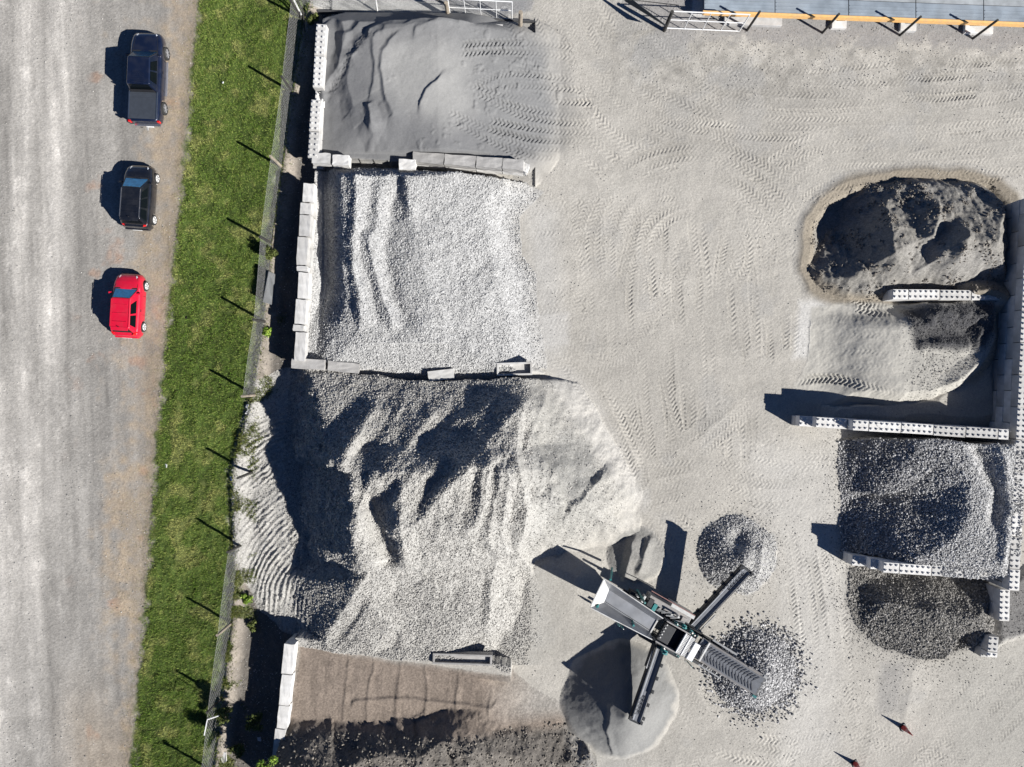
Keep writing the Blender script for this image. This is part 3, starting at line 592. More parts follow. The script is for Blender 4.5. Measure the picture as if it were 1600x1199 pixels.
# ------------------------------------------------------------------ loose stones (real stones, instanced; nobody could count them)
def stones(parent, mask, n, smin, smax_, m, label=None, sink=.25, toneb=1.0, name='loose_stones', zc=None):
    p = mask.ravel().astype(np.float64); p[np.repeat(True, 1)[0] and (X.ravel() < xf[0])] *= 1.45; cs = np.cumsum(p); 
    if cs[-1] <= 0: return
    i = np.searchsorted(cs, RNG.random(n) * cs[-1]); i = np.clip(i, 0, len(p) - 1)
    x = X.ravel()[i] + RNG.uniform(-.03, .03, n); y = Y.ravel()[i] + RNG.uniform(-.03, .03, n)
    s = smin + (smax_ - smin) * RNG.random(n) ** 2.2; z = (height(x, y) if zc is None else zc) + s * (.5 - sink)
    me = bpy.data.meshes.new(name); me.vertices.add(n); me.vertices.foreach_set('co', np.stack([x, y, z], 1).astype(np.float32).ravel())
    a = me.attributes.new('scl', 'FLOAT_VECTOR', 'POINT'); sv = np.stack([s * RNG.uniform(.75, 1.25, n), s * RNG.uniform(.6, 1.1, n), s * RNG.uniform(.45, .9, n)], 1).astype(np.float32); a.data.foreach_set('vector', sv.ravel())
    a = me.attributes.new('rot', 'FLOAT_VECTOR', 'POINT'); rv = np.stack([RNG.uniform(-.5, .5, n), RNG.uniform(-.5, .5, n), RNG.uniform(0, 6.28, n)], 1).astype(np.float32); a.data.foreach_set('vector', rv.ravel())
    a = me.attributes.new('tone', 'FLOAT', 'POINT'); a.data.foreach_set('value', (RNG.random(n) ** toneb).astype(np.float32))
    o = link(name, me, parent); tag(o, label, kind='stuff')
    if parent is not None: o.matrix_parent_inverse = Matrix.Translation(parent.location).inverted()
    ng = bpy.data.node_groups.new('scatter', 'GeometryNodeTree'); ng.interface.new_socket('Geometry', in_out='INPUT', socket_type='NodeSocketGeometry'); ng.interface.new_socket('Geometry', in_out='OUTPUT', socket_type='NodeSocketGeometry')
    N = ng.nodes; L = ng.links; gi = N.new('NodeGroupInput'); go = N.new('NodeGroupOutput')
    ico = N.new('GeometryNodeMeshIcoSphere'); ico.inputs['Radius'].default_value = .5; ico.inputs['Subdivisions'].default_value = 1
    sp = N.new('GeometryNodeSetPosition'); nz = N.new('ShaderNodeTexNoise'); nz.inputs['Scale'].default_value = 3.1
    vm = N.new('ShaderNodeVectorMath'); vm.operation = 'MULTIPLY_ADD'; vm.inputs[1].default_value = (.7, .7, .7); vm.inputs[2].default_value = (-.35, -.35, -.35)
    L.new(nz.outputs['Color'], vm.inputs[0]); L.new(vm.outputs[0], sp.inputs['Offset']); L.new(ico.outputs[0], sp.inputs['Geometry'])
    sm_ = N.new('GeometryNodeSetMaterial'); sm_.inputs['Material'].default_value = m; L.new(sp.outputs[0], sm_.inputs[0])
    m2p = N.new('GeometryNodeMeshToPoints'); L.new(gi.outputs[0], m2p.inputs[0])
    iop = N.new('GeometryNodeInstanceOnPoints'); L.new(m2p.outputs[0], iop.inputs['Points']); L.new(sm_.outputs[0], iop.inputs['Instance'])
    for nm, sock in (('scl', 'Scale'), ('rot', 'Rotation')):
        na = N.new('GeometryNodeInputNamedAttribute'); na.data_type = 'FLOAT_VECTOR'; na.inputs['Name'].default_value = nm
        L.new(na.outputs[0], iop.inputs[sock])
    L.new(iop.outputs[0], go.inputs[0])
    md = o.modifiers.new('scatter', 'NODES'); md.node_group = ng
    me.materials.append(m)
    return o
PXG = PX; PYG = PY
STW = tone_mat('pale_stone', (.20, .20, .20), (.60, .595, .58)); STM = tone_mat('grey_stone', (.17, .165, .155), (.52, .50, .465))
STD = tone_mat('dark_stone', (.10, .097, .09), (.42, .40, .37)); STB = tone_mat('rock_chip', (.10, .10, .105), (.62, .61, .60)); STS = tone_mat('soil_clod', (.10, .09, .08), (.30, .27, .23))
wl = lambda a, b, w: (seg([a, b], PX, PY)[0] < w).astype(np.float32)
f1 = lambda k: (Z == k).astype(np.float32)
stones(HEAP[2], f1(2) * (1 + .3 * n2) * ss(870, 780, PX + 14 * n1), 62000, .035, .09, STW)
stones(HEAP[3], f1(3) * np.where(PX < crest, .22, 1) * np.where(PX > 830, .2, 1) * ss(5, 85, dE3 + 12 * n2), 80000, .04, .10, STM)
stones(HEAP[7], f1(7) * (1 - R7), 10000, .05, .13, STB, toneb=1.5); stones(HEAP[7], f1(7) * R7, 13000, .045, .11, STW, toneb=.7)
stones(HEAP[8], f1(8), 12000, .05, .13, STD, toneb=1.6)
stones(HEAP[9], f1(9), 5000, .04, .10, STB)
d10 = np.hypot(PX - 1180, PY - 1048)
stones(HEAP[10], np.exp(-(d10 / 62) ** 4) * (.5 + vnoise(X, Y, .5, 9)), 9500, .06, .17, STB, toneb=1.1)
stones(HEAP[4], f1(4) * (PY > 1125), 4000, .04, .16, STS)
stones(HEAP[5], f1(5) * ss(0, .4, n2), 2600, .04, .14, STS)
stones(HEAP[6], f1(6) * dk, 2600, .03, .07, tone_mat('black_chip', (.04, .04, .042), (.20, .195, .19))); stones(HEAP[6], f1(6) * ss(1380, 1440, QX) * .4 * (1 - dk), 1500, .03, .07, STD)
ym = (Z == 0).astype(np.float32) * (PX > wallx)
spill = ym * (np.exp(-(np.maximum(sdp(b8), 0) / 22)) + np.exp(-(np.maximum(sdp(b7), 0) / 12)) + .6 * np.exp(-(np.maximum(d10 - 60, 0) / 10)) + .5 * np.exp(-(np.maximum(np.hypot(PX - 1155, PY - 865) - 58, 0) / 16)) + .5 * dk2)
stones(None, spill, 5000, .025, .075, STD, 'scattered dark chips around the east bays and small cones', toneb=1.0)
stones(None, ym * (.02 + topm * ss(0, .5, n2 + .3) * .7 + .15 * ss(.1, .4, n1)), 7000, .02, .07, STM, 'loose pebbles over the worn yard surface')
stones(None, ((PX < edge) | strip).astype(np.float32) * (.25 + ss(-.1, .5, n1) + 2.0 * strip * (PX > gE + 5)), 9000, .02, .075, STM, 'loose pebbles on the gravel road and fence strip')

stones(None, wl((1440, 877.5), (1508, 882), 7) * (.2 + ss(-.1, .3, n2)), 700, .04, .11, STW, 'crushed rock spilled over the top of the divider wall', zc=2.41)
stones(None, wl((1552, 690), (1543, 850), 7) * ss(-.2, .3, n2), 500, .04, .10, STW, 'crushed rock spilled on the long east wall', zc=2.41)
stones(None, wl((1240, 657), (1530, 675), 8) * ss(.1, .4, n2), 60, .03, .07, STM, 'a few chips on the stepped divider wall', zc=2.41)
# ------------------------------------------------------------------ grass
def blades(name, mask, n, h0, h1_, w, mats, tonebias=None, parent=None, kind='stuff'):
    p = mask.ravel().astype(np.float64).copy(); p[X.ravel() < xf[0]] *= 1.45; cs = np.cumsum(p); i = np.clip(np.searchsorted(cs, RNG.random(n) * cs[-1]), 0, len(p) - 1)
    x = X.ravel()[i] + RNG.uniform(-.065, .065, n); y = Y.ravel()[i] + RNG.uniform(-.03, .03, n); z = height(x, y) - .01
    a = RNG.uniform(0, 6.28, n); hh = RNG.uniform(h0, h1_, n); lean = RNG.uniform(.2, 1.0, n) * hh; la = RNG.uniform(0, 6.28, n)
    dx = np.cos(a) * w * RNG.uniform(.6, 1.4, n); dy = np.sin(a) * w
    A = np.stack([x - dx, y - dy, z], 1); Bv = np.stack([x + dx, y + dy, z], 1); Cv = np.stack([x + np.cos(la) * lean, y + np.sin(la) * lean, z + hh], 1)
    Vv = np.stack([A, Bv, Cv], 1).reshape(-1, 3); F = np.arange(3 * n).reshape(-1, 3)
    me = from_np(name, Vv, F); at = me.attributes.new('tone', 'FLOAT', 'POINT'); t = RNG.random(n) if tonebias is None else np.clip(RNG.random(n) * .6 + tonebias.ravel()[i], 0, 1)
    at.data.foreach_set('value', np.repeat(t, 3).astype(np.float32)); o = link(name, me, parent, [mats]); return tag(o, kind=kind)
GR = tone_mat('grass_blade', (.10, .19, .022), (.44, .44, .15), .8, 'GEOMETRY', .1)
gb = np.clip(dry * .55 + n1 * .15 - .05, -.2, .6)
o = blades('grass', grass * (.6 + .5 * (n2 > -.2)) , 150000, .05, .15, .012, GR, gb); o['label'] = 'short green grass verge between the gravel road and the fence'
WD = tone_mat('weed_leaf', (.05, .09, .012), (.22, .22, .08), .8, 'GEOMETRY', .1)
o = blades('weeds', weeds + .15 * sm * ss(20, 5, np.abs(PX - gE)), 16000, .05, .22, .02, WD); o['label'] = 'rough weeds growing on the dirt strip behind the fence'
DG = tone_mat('dry_grass_blade', (.12, .15, .035), (.42, .36, .20), .85, 'GEOMETRY', .1)
o = blades('grass', (ss(-.1, .5, n1 + n2 * .9) * .7 + ss(-30, 6, PX - edge)) * (PX < edge + 8) * ss(-85, -5, PX - edge) ** 1.5, 26000, .02, .07, .009, DG); o['label'] = 'thin patchy grass creeping onto the gravel road edge'

# ------------------------------------------------------------------ concrete block walls
CONC = mat('white_concrete', (.63, .62, .60), .85, noise=.14, scale=2.5, bump=.3, dirt=(.36, .34, .31), dirt_amt=.7)
CONG = mat('dusty_concrete', (.36, .35, .335), .9, noise=.15, scale=3, bump=.5, dirt=(.25, .24, .23), dirt_amt=.6)
for cm in (CONC, CONG):
    t_ = cm.node_tree; b_ = t_.nodes['Principled BSDF']; src = b_.inputs['Base Color'].links[0].from_socket
    oi = t_.nodes.new('ShaderNodeObjectInfo'); mr = t_.nodes.new('ShaderNodeMapRange'); mr.inputs['To Min'].default_value = .72; mr.inputs['To Max'].default_value = 1.08
    t_.links.new(oi.outputs['Random'], mr.inputs['Value']); mm = t_.nodes.new('ShaderNodeMix'); mm.data_type = 'RGBA'; mm.blend_type = 'MULTIPLY'; mm.inputs[0].default_value = 1
    t_.links.new(src, mm.inputs[6]); t_.links.new(mr.outputs[0], mm.inputs[7]); t_.links.new(mm.outputs[2], b_.inputs['Base Color'])
def block_mesh(L=1.8, wd=.6, h=.6, studs=True, m=None, rough=0.0, seed=0):
    bm = bmesh.new(); g_ = .011
    r = bmesh.ops.create_cube(bm, size=1, matrix=Matrix.Diagonal((L - 2 * g_, wd - 2 * g_, h - g_, 1)))
    bmesh.ops.translate(bm, verts=bm.verts, vec=(L / 2, 0, h / 2))
    if rough:
        bmesh.ops.subdivide_edges(bm, edges=bm.edges, cuts=3, use_grid_fill=True); rr_ = random.Random(seed)
        for v in bm.verts: v.co += Vector((rr_.uniform(-1, 1), rr_.uniform(-1, 1), rr_.uniform(-1, .3))) * rough
    else:
        bmesh.ops.bevel(bm, geom=bm.edges[:], offset=.018, segments=1, affect='EDGES')
    if studs:
        n = int(round(L / .3))
        for i in range(n):
            for j in (-.15, .15):
                cx = .15 + i * .3; b = .055; t = .035; hh = .075
                vs = [bm.verts.new((cx + a * b, j + c * b, h - .004)) for a, c in ((-1, -1), (1, -1), (1, 1), (-1, 1))] + [bm.verts.new((cx + a * t, j + c * t, h + hh)) for a, c in ((-1, -1), (1, -1), (1, 1), (-1, 1))]
                for f in ((4, 5, 6, 7), (0, 1, 5, 4), (1, 2, 6, 5), (2, 3, 7, 6), (3, 0, 4, 7)): bm.faces.new([vs[q] for q in f])
    me = bpy.data.meshes.new('block'); bm.to_mesh(me); bm.free(); me.materials.append(m or CONC); return me
BM = {}
def block(parent, x, y, z, rz, L=1.8, studs=True, m=None, rough=0.0, h=.6, wd=.6, tilt=(0, 0)):
    k = (round(L, 2), studs, m.name if m else '', rough, h, wd, random.randint(0, 3) if rough else 0)
    if k not in BM: BM[k] = block_mesh(L, wd, h, studs, m, rough, k[-1])
    o = bpy.data.objects.new('block', BM[k]); COL.objects.link(o); o.parent = parent
    o.location = (x, y, z); o.rotation_euler = (tilt[0], tilt[1], rz); return o
def wall(name, label, A, Bp, courses, starts=None, top_studs=True, jit=.02, group=None, ends=None):
    """A, Bp ground-plan pixels of the wall's centre line; starts = where each course begins, metres from A"""
    a = Vector(W(*A)); b = Vector(W(*Bp)); L = (b - a).length; ang = math.atan2(b.y - a.y, b.x - a.x)
    t = thing(name, label, 'wall', (a.x, a.y, 0), ang, group)
    for c in range(courses):
        s0 = starts[c] if starts else 0.; e0 = ends[c] if ends else L
        s = s0; first = True
        while s < e0 - .25:
            l = min(1.8, e0 - s)
            if first and c % 2 == 1: l = min(l, .9)
            if e0 - s - l < .3 and e0 - s - l > 0: l = e0 - s if e0 - s <= 2.1 else l
            l = round(l / .3) * .3 if l > .3 else .3
            block(t, s + random.uniform(0, .006), random.uniform(-jit, jit), c * .6, random.uniform(-.008, .008), l)
            s += l + .008; first = False
    return t
m_ = lambda px: px / S
wall('block_wall', 'long studded concrete wall running down the right edge behind the four east bays', (1567, 325), (1540, 905), 4, starts=[0, 0, 0, 0])
wall('block_wall', 'studded divider wall with stepped west end between dust terrace and crushed rock', (1236, 656.6), (1536, 675.5), 4, starts=[0, 0, m_(18.5), m_(66)])
wall('block_wall', 'studded divider wall with short stepped end above the dark stone heap', (1316, 868.5), (1532, 884), 4, starts=[0, 0, m_(20), m_(31)], ends=[m_(216), m_(216), m_(216), m_(178)])
wall('block_wall', 'low studded wall stub half buried on the south rim of the oval pit', (1378, 464.5), (1552, 467), 2)
wall('block_wall', 'short studded wall piece stepping down below the long east wall', (1538, 908), (1537, 956), 3)
wall('block_wall', 'lowest small studded wall end beside the dark stone heap', (1534, 958), (1529, 1018), 2, starts=[0, m_(26)])
# stacked blocks above the stub
L1 = thing('block_wall', 'studded white block wall along the west side of the grey sand bay', 'wall', (*W(515, 62), 0), -1.636)
for c in range(3):
    s = 0
    while s < 7.3:
        l = 1.8 if c != 1 or s > 0 else .9
        if c == 2 and 2.35 < s < 4.2: s = 4.3 if s < 4.2 else s
        l = min(l, 7.5 - s); l = max(.6, round(l / .3) * .3)
        block(L1, s, random.uniform(-.03, .03), c * .6, random.uniform(-.01, .01), l); s += l + .01
        if c == 2 and 2.3 < s < 3.6: s = 4.35
L3 = thing('block_wall', 'weathered plain white block wall along the west side of the pale gravel bay', 'wall', (*W(493, 300), 0), -1.625)
for c in range(3):
    s = 0
    for l in ((1.05, .65, 1.2, 1.6, .3, 1.5, 1.4, .35, 1.65) if c == 2 else (1.8,) * 5 + (.8,)):
        off = random.uniform(-.1, .1) if c == 2 else 0
        block(L3, s, off, c * .6 - (random.choice([0, .04, .1]) if c == 2 else 0), random.uniform(-.02, .02), l, studs=False, rough=.018); s += l + (.05 if c == 2 else .01)
L5 = thing('block_wall', 'white plain block wall with stained top beside the brown soil bay', 'wall', (*W(468, 990), 0), -1.68)
for c in range(3):
    s = 0
    for l in ((1.7, 1.75, 1.3, 1.5, 1.6) if c == 2 else (1.8, 1.8, 1.8, 1.8, .6)):
        block(L5, s, random.uniform(-.05, .05) if c == 2 else 0, c * .6 - (.05 * (s > 3) if c == 2 else 0), random.uniform(-.03, .02), l, studs=False, rough=.02); s += l + .04
def lone(name, label, px, py, z, L, ang, studs=False, m=None, rough=.02, wd=.6, h=.6, tilt=(0, 0), down=None):
    p = P(px, py, z); t = thing(name, label, 'concrete block', (p.x, p.y, z - h), ang)
    me = block_mesh(L, wd, h, studs, m, rough, random.randint(0, 99)); o = link(name, me, None); o.location = (p.x, p.y, z - h); o.rotation_euler = (tilt[0], tilt[1], ang)
    bpy.data.objects.remove(t); return tag(o, label, 'concrete block')
lone('concrete_block', 'white block at the corner where the two upper bay walls meet', 487, 247, 1.8, 1.05, -.03)
lone('concrete_block', 'small white block second from the corner between sand and pale gravel', 519, 250, 1.75, .95, -.05)
lone('concrete_block', 'isolated small white block sitting between the sand and pale gravel bays', 623, 257, 1.6, .95, -.03, h=.7)
t = thing('block_wall', 'sand dusted grey slab wall with white south face dividing sand and pale gravel', 'wall', P(650, 258, 0), -.075)
for i, l in enumerate((1.8, 1.8, 1.5, 1.2)):
    for c in range(2): block(t, sum((0, 1.82, 3.64, 5.16)[i:i + 1]), 0, .25 + c * .62, 0, l, studs=False, m=CONG if c else CONC, rough=.02, h=.62)
lone('concrete_block', 'small white end block standing at the tip of the dusty divider wall', 818, 268, 1.3, .5, 1.2, h=.8, wd=.4)
lone('concrete_slab', 'dusty grey slab lying at the top left corner of the great stone heap', 455, 568, 1.5, 1.9, -.06, m=CONG, h=.8)
lone('concrete_slab', 'second dusty slab running under gravel south of the pale gravel bay', 512, 572, 1.35, 1.8, -.10, m=CONG, h=.8)
lone('concrete_block', 'pale tilted block poking out between pale gravel and the great heap', 668, 588, 1.35, 1.5, .10, m=CONC, h=.6, tilt=(.05, .03))
# hollow trough blocks
def trough(label, px, py, z, L, wd, ang, h=.6, m=None):
    p = P(px, py, z); t = thing('concrete_trough', label, 'concrete trough', (p.x, p.y, z - h), ang)
    MB().box(0, L, -wd / 2, wd / 2, 0, h * .55).build('base_slab', m or CONC, t, bevel=.02)
    for (x0, x1, y0, y1) in ((0, L, -wd / 2, -wd / 2 + .11), (0, L, wd / 2 - .11, wd / 2), (0, .12, -wd / 2 + .11, wd / 2 - .11), (L - .12, L, -wd / 2 + .11, wd / 2 - .11)):
        MB().box(x0, x1, y0, y1, h * .55, h).build('side', m or CONC, t, bevel=.015)
    return t
trough('white rimmed concrete trough block at the east end below the pale gravel', 776, 578, 1.2, 2.05, .75, .03)
trough('dark concrete trough sunk between the great heap and brown soil', 676, 1030, 1.35, 3.4, .62, -.03, h=.5, m=CONG)
trough('bright white notched concrete trough at the top edge of the sand bay', 757, 46, .75, 1.05, .6, -.02)
lone('concrete_block', 'round topped white block beside the notched trough at the sand bay top', 742, 44, .8, .55, -.2, h=.8, wd=.55, rough=.05)
lone('concrete_slab', 'flat grey concrete slab lying along the top edge of the sand bay', 686, 41, .75, 1.8, -.03, m=CONG, h=.5, wd=.62)
lone('rubble_slab', 'broken white concrete piece at the upper left edge of the sand bay', 582, 29, .7, .7, -.1, h=.3, wd=.25, rough=.05)
# black strip put in for the thin shadow gap along the top of the sand bay
t = thing('kerb_wall', 'low dark strip standing in for a shadow gap along the north edge of the sand bay', 'wall', P(497, 19, .45))
MB().beam(P(497, 19, .1), P(640, 26, .1), .10, .28).beam(P(640, 26, .1), P(835, 35, .1), .10, .28).build('kerb_beam', mat('dark_kerb', (.06, .06, .062), .9), t, world=True)

# ------------------------------------------------------------------ fences
STEEL = mat('galvanised_steel', (.45, .45, .44), .5, .4, noise=.15); DARKM = mat('weathered_black_post', (.035, .033, .03), .8, noise=.3, scale=9)
WIRE = mat('fence_wire', (.42, .42, .40), .6, .2); WPAINT = mat('white_paint', (.74, .74, .73), .5, noise=.08); WOOD = mat('grey_timber', (.27, .23, .18), .9, noise=.3, scale=5, bump=.4)
posts = [(458, 146), (442, 263), (426, 381), (416, 504), (401, 618), (393, 739), (378, 852), (363, 973), (348, 1089), (334, 1204)]
first = (472, 30)
allp = [(486, -90), first] + posts + [(320, 1310)]
fn = thing('chain_link_fence', 'long chain link fence with tall posts between the grass verge and the bays', 'fence', (*W(393, 739), 0))
wp = [Vector((*W(*p), 0)) for p in allp]
FH = 2.15
lean = [Vector((random.uniform(-.06, .03), random.uniform(-.08, .08), 0)) for _ in wp]
for i, p in enumerate(wp):
    if i in (0,): continue
    z0 = h1(p.x, p.y) - .1
    mb = MB(); mb.cyl(Vector((p.x, p.y, z0)), Vector((p.x, p.y, FH)) + lean[i], .085, 8, r2=.075)
    if i == 11: mb.cyl(Vector((p.x, p.y, FH)) + lean[i] - Vector((0, 0, .02)), Vector((p.x, p.y, FH + .18)) + lean[i], .12, 8)
    mb.build('post', DARKM if i % 3 else WOOD, fn, world=True)
def chain(parent, a, b, h, sp=.13, r=.005, la=Vector(), lb=Vector(), z0=None, name='wire_mesh', bulge=0.0, m=None):
    L = (b - a).length; d = (b - a) / L; mb = MB(); n = int((L + h) / sp); nrm = Vector((-d.y, d.x, 0))
    def pt(s, z):
        s = min(max(s, 0), L); q = a + d * s; t = z / h; base = h1(q.x, q.y)
        return q + (la * (1 - s / L) + lb * (s / L)) * t + nrm * bulge * math.sin(s / L * math.pi) * (t * (1 - t) * 4 * .5 + t * .5) + Vector((0, 0, base + (h - base) * t))
    for k in range(-int(h / sp), int(L / sp) + 1):
        for sgn in (1, -1):
            s0 = k * sp; s1 = s0 + h; za, zb = 0, h
            if s0 < 0: za = -s0; s0 = 0
            if s1 > L: zb = h - (s1 - L); s1 = L
            if zb - za < .02: continue
            if sgn < 0: za, zb = h - za, h - zb
            prev = pt(s0, za)
            for q in (.5, 1.):
                cur = pt(s0 + (s1 - s0) * q, za + (zb - za) * q)
                dd = (cur - prev).normalized(); u = dd.orthogonal().normalized() * r; w_ = dd.cross(u)
                vs = [prev + u, prev - u * .5 + w_ * .87, prev - u * .5 - w_ * .87, cur + u, cur - u * .5 + w_ * .87, cur - u * .5 - w_ * .87]
                mb.add(vs, [(0, 1, 4, 3), (1, 2, 5, 4), (2, 0, 3, 5)]); prev = cur
    for z in (.04, h - .02):
        for q in range(4): mb.cyl(pt(L * q / 4, z), pt(L * (q + 1) / 4, z), r * 1.3, 4)
    o = mb.build(name, m or WIRE, parent, world=True); return tag(o, kind='stuff')
for i in range(len(wp) - 1):
    if i in (6, 7): continue
    chain(fn, wp[i], wp[i + 1], FH - .12, sp=.22, r=.0030, la=lean[i], lb=lean[i + 1], bulge=random.uniform(-.06, .08))
tag(MB().beam(P(324, 1125, 2.1), P(342, 1119, 1.2), .05).beam(P(324, 1125, 2.1), P(319, 1150, 2.2), .04).build('bent_rail', WPAINT, fn, world=True))
# fence panel lying against the strip near (425,440)
t = thing('mesh_pallet', 'leaning grey wire mesh panel behind the fence beside the pale gravel bay', 'mesh panel', P(420, 450, .9))
mb = MB(); a0, b0, c0, d0 = P(420, 425, 1.0), P(411, 472, 1.0), P(428, 478, .25), P(431, 430, .25)
for i in range(15): mb.beam(a0.lerp(d0, i / 14), b0.lerp(c0, i / 14), .02)
for i in range(28): mb.beam(a0.lerp(b0, i / 27), d0.lerp(c0, i / 27), .02)
tag(mb.build('mesh_grid', mat('panel_wire', (.17, .175, .18), .8), t, world=True), kind='stuff')
MB().quad(a0 - Vector((0, 0, .06)), b0 - Vector((0, 0, .06)), c0 - Vector((0, 0, .06)), d0 - Vector((0, 0, .06)), .03).build('backing_board', mat('panel_board', (.10, .105, .11), .9), t, world=True)

# north side fence and gates
def gate(name, label, A, Bq, h, cols, rows, rad, m, leaf=True, zb=.12, mesh=True):
    a = Vector((*W(*A), 0)); b = Vector((*W(*Bq), 0)); t = thing(name, label, 'gate', a)
    fr = MB(); up = Vector((0, 0, 1))
    for z in (zb, h): fr.cyl(a + up * z, b + up * z, rad, 8)
    for p in (a, b): fr.cyl(p + up * zb, p + up * h, rad, 8)
    fr.build('gate_frame', m, t, world=True)
    for r_ in range(1, rows): MB().cyl(a + up * (zb + (h - zb) * r_ / rows), b + up * (zb + (h - zb) * r_ / rows), rad * .8, 6).build('rail', m, t, world=True)
    for c in range(1, cols): MB().cyl(a.lerp(b, c / cols) + up * zb, a.lerp(b, c / cols) + up * h, rad * .7, 6).build('upright', m, t, world=True)
    if mesh: chain(t, a, b, h, .11, .0035, m=STEEL)
    return t
gate('farm_gate', 'white steel mesh gate half cut by the top edge above the sand bay', (704, 27), (800, 32), 2.0, 4, 2, .03, WPAINT)
gate('farm_gate', 'white barred steel gate hanging open beside the weighbridge', (1040, 46), (1154, 51), 2.0, 4, 2, .035, WPAINT, mesh=False)
def post(label, gx, gy, h, r, m, name='fence_post', group=None, lean_=(0, 0)):
    p = W(gx, gy); mb = MB(); mb.cyl((0, 0, -.2), (lean_[0], lean_[1], h), r, 10, r2=r * .92); o = mb.build(name, m, None); o.location = (p[0], p[1], 0)
    return tag(o, label, 'post', group)
post('thick grey timber post at the left end of the white mesh gate', 701, 29, 1.7, .12, WOOD, 'gate_post')
post('stout brown timber post at the right end of the white mesh gate', 813, 46, 1.9, .13, WOOD, 'gate_post')
post('dark timber gate post left of the open barred gate beside the weighbridge', 1038, 48, 2.1, .11, DARKM, 'gate_post')
for i, (x, y) in enumerate([(1167, 48.5), (1285, 52), (1406, 56), (1520, 61), (1640, 66)]):
    post(['black steel post just right of the open barred gate', 'black steel post second from the open gate, in front of the orange beam', 'black steel post third from the gate, near the middle of the weighbridge', 'black steel post fourth from the gate beside the widest footing pad', 'black post just beyond the right edge whose shadow crosses the deck'][i], x, y, 2.15, .075, DARKM, group='black posts along the weighbridge', lean_=(random.uniform(-.02, .03), 0))
nf = thing('wire_fence', 'sagging wire and netting fence along the top left apron', 'fence', (*W(560, 5), 0))
q0, q1, q2 = Vector((*W(476, 10), 0)), Vector((*W(590, 21), 0)), Vector((*W(698, 27), 0))
chain(nf, q0, q1, 1.5, .16, .004); chain(nf, q1, q2, 1.5, .16, .004)
MB().cyl(q1, q1 + Vector((.2, .05, 1.8)), .05, 8).build('post', WPAINT, nf, world=True)
MB().beam(q2 + Vector((0, 0, 1.5)), q1 + Vector((.6, 2.2, .0)), .09).build('brace', WOOD, nf, world=True)
MB().beam(q2 + Vector((0, .1, 1.7)), q1 + Vector((2.2, 2.8, .0)), .07).build('brace', DARKM, nf, world=True)
t = thing('timber_rail', 'bundle of dark rails leaning at the corner of the fence by the grass', 'rail', P(462, 10, 1))
MB().beam(P(455, -8, 1.4), P(471, 24, .5), .09).build('rail', STEEL, t, world=True); MB().beam(P(461, -8, 1.4), P(475, 22, .5), .07).build('rail', DARKM, t, world=True); MB().beam(P(474, 20, .9), P(477, 60, .1), .05).build('rail', DARKM, t, world=True)
t = thing('cable', 'thin black cables hanging across the gap left of the open barred gate', 'cable', P(985, 5, 1.2))
mb = MB(); prev = None
for i in range(13):
    p = P(965 + i * 8, -2 + 11 * (i / 12), 1.9 - 1.3 * math.sin(math.pi * i / 12) * .5)
    if prev: mb.cyl(prev, p, .022, 5)
    prev = p
mb.build('cable_line', DARKM, t, world=True)
mb = MB(); mb.quad(P(975, 2, .9), P(1040, 42, .9), P(1040, 40, 1.5), P(985, -2, 1.5), .02); mb.build('shade_net', mat('dark_net', (.03, .04, .05), .9), t, world=True)

# ------------------------------------------------------------------ weighbridge
DECK = mat('deck_steel', (.26, .30, .34), .5, .1, noise=.22, scale=1.2, dirt=(.32, .34, .36), dirt_amt=.5); ORG = mat('orange_paint', (.80, .47, .17), .5, noise=.1, dirt=(.6, .42, .25), dirt_amt=.5)
wb = thing('weighbridge', 'long blue grey steel weighbridge with orange side beam on white concrete pads', 'weighbridge', P(1350, 20, .7))
zt = .75
def wbp(t_, off, z): # t_ in px x, off px across (down +)
    return P(t_, 17 + (t_ - 1100) * .0375 + off, z)
joints = [1100, 1211, 1326, 1431, 1537, 1660]
for i, (x0, x1) in enumerate(zip(joints[:-1], joints[1:])):
    mb = MB(); mb.hexa([wbp(x0 + .6, 0, zt - .12), wbp(x1 - .6, 0, zt - .12), wbp(x1 - .6, -24, zt - .12), wbp(x0 + .6, -24, zt - .12), wbp(x0 + .6, 0, zt), wbp(x1 - .6, 0, zt), wbp(x1 - .6, -24, zt), wbp(x0 + .6, -24, zt)])
    mb.build('deck_panel', DECK, wb, world=True)
    for k in (-5, -10.5, -16): MB().beam(wbp(x0 + 2, k, zt + .012), wbp(x1 - 2, k, zt + .012), .03, .025).build('deck_rib', DECK, wb, world=True)
    mb = MB(); mb.hexa([wbp(x0 + .6, -24.6, zt - .12), wbp(x1 - .6, -24.6, zt - .12), wbp(x1 - .6, -60, zt - .12), wbp(x0 + .6, -60, zt - .12), wbp(x0 + .6, -24.6, zt - .02), wbp(x1 - .6, -24.6, zt - .02), wbp(x1 - .6, -60, zt - .02), wbp(x0 + .6, -60, zt - .02)])
    mb.build('deck_panel', mat('worn_deck', (.36, .38, .39), .55, .2, noise=.2, scale=2) if i == 0 else bpy.data.materials['worn_deck'], wb, world=True)
MB().beam(wbp(1098, 2.6, zt + .02), wbp(1660, 2.6, zt + .02), .13, .16).build('side_beam', ORG, wb, world=True)
MB().beam(wbp(1098, 5.6, zt - .16), wbp(1660, 5.6, zt - .16), .06, .2).build('lower_beam', ORG, wb, world=True)
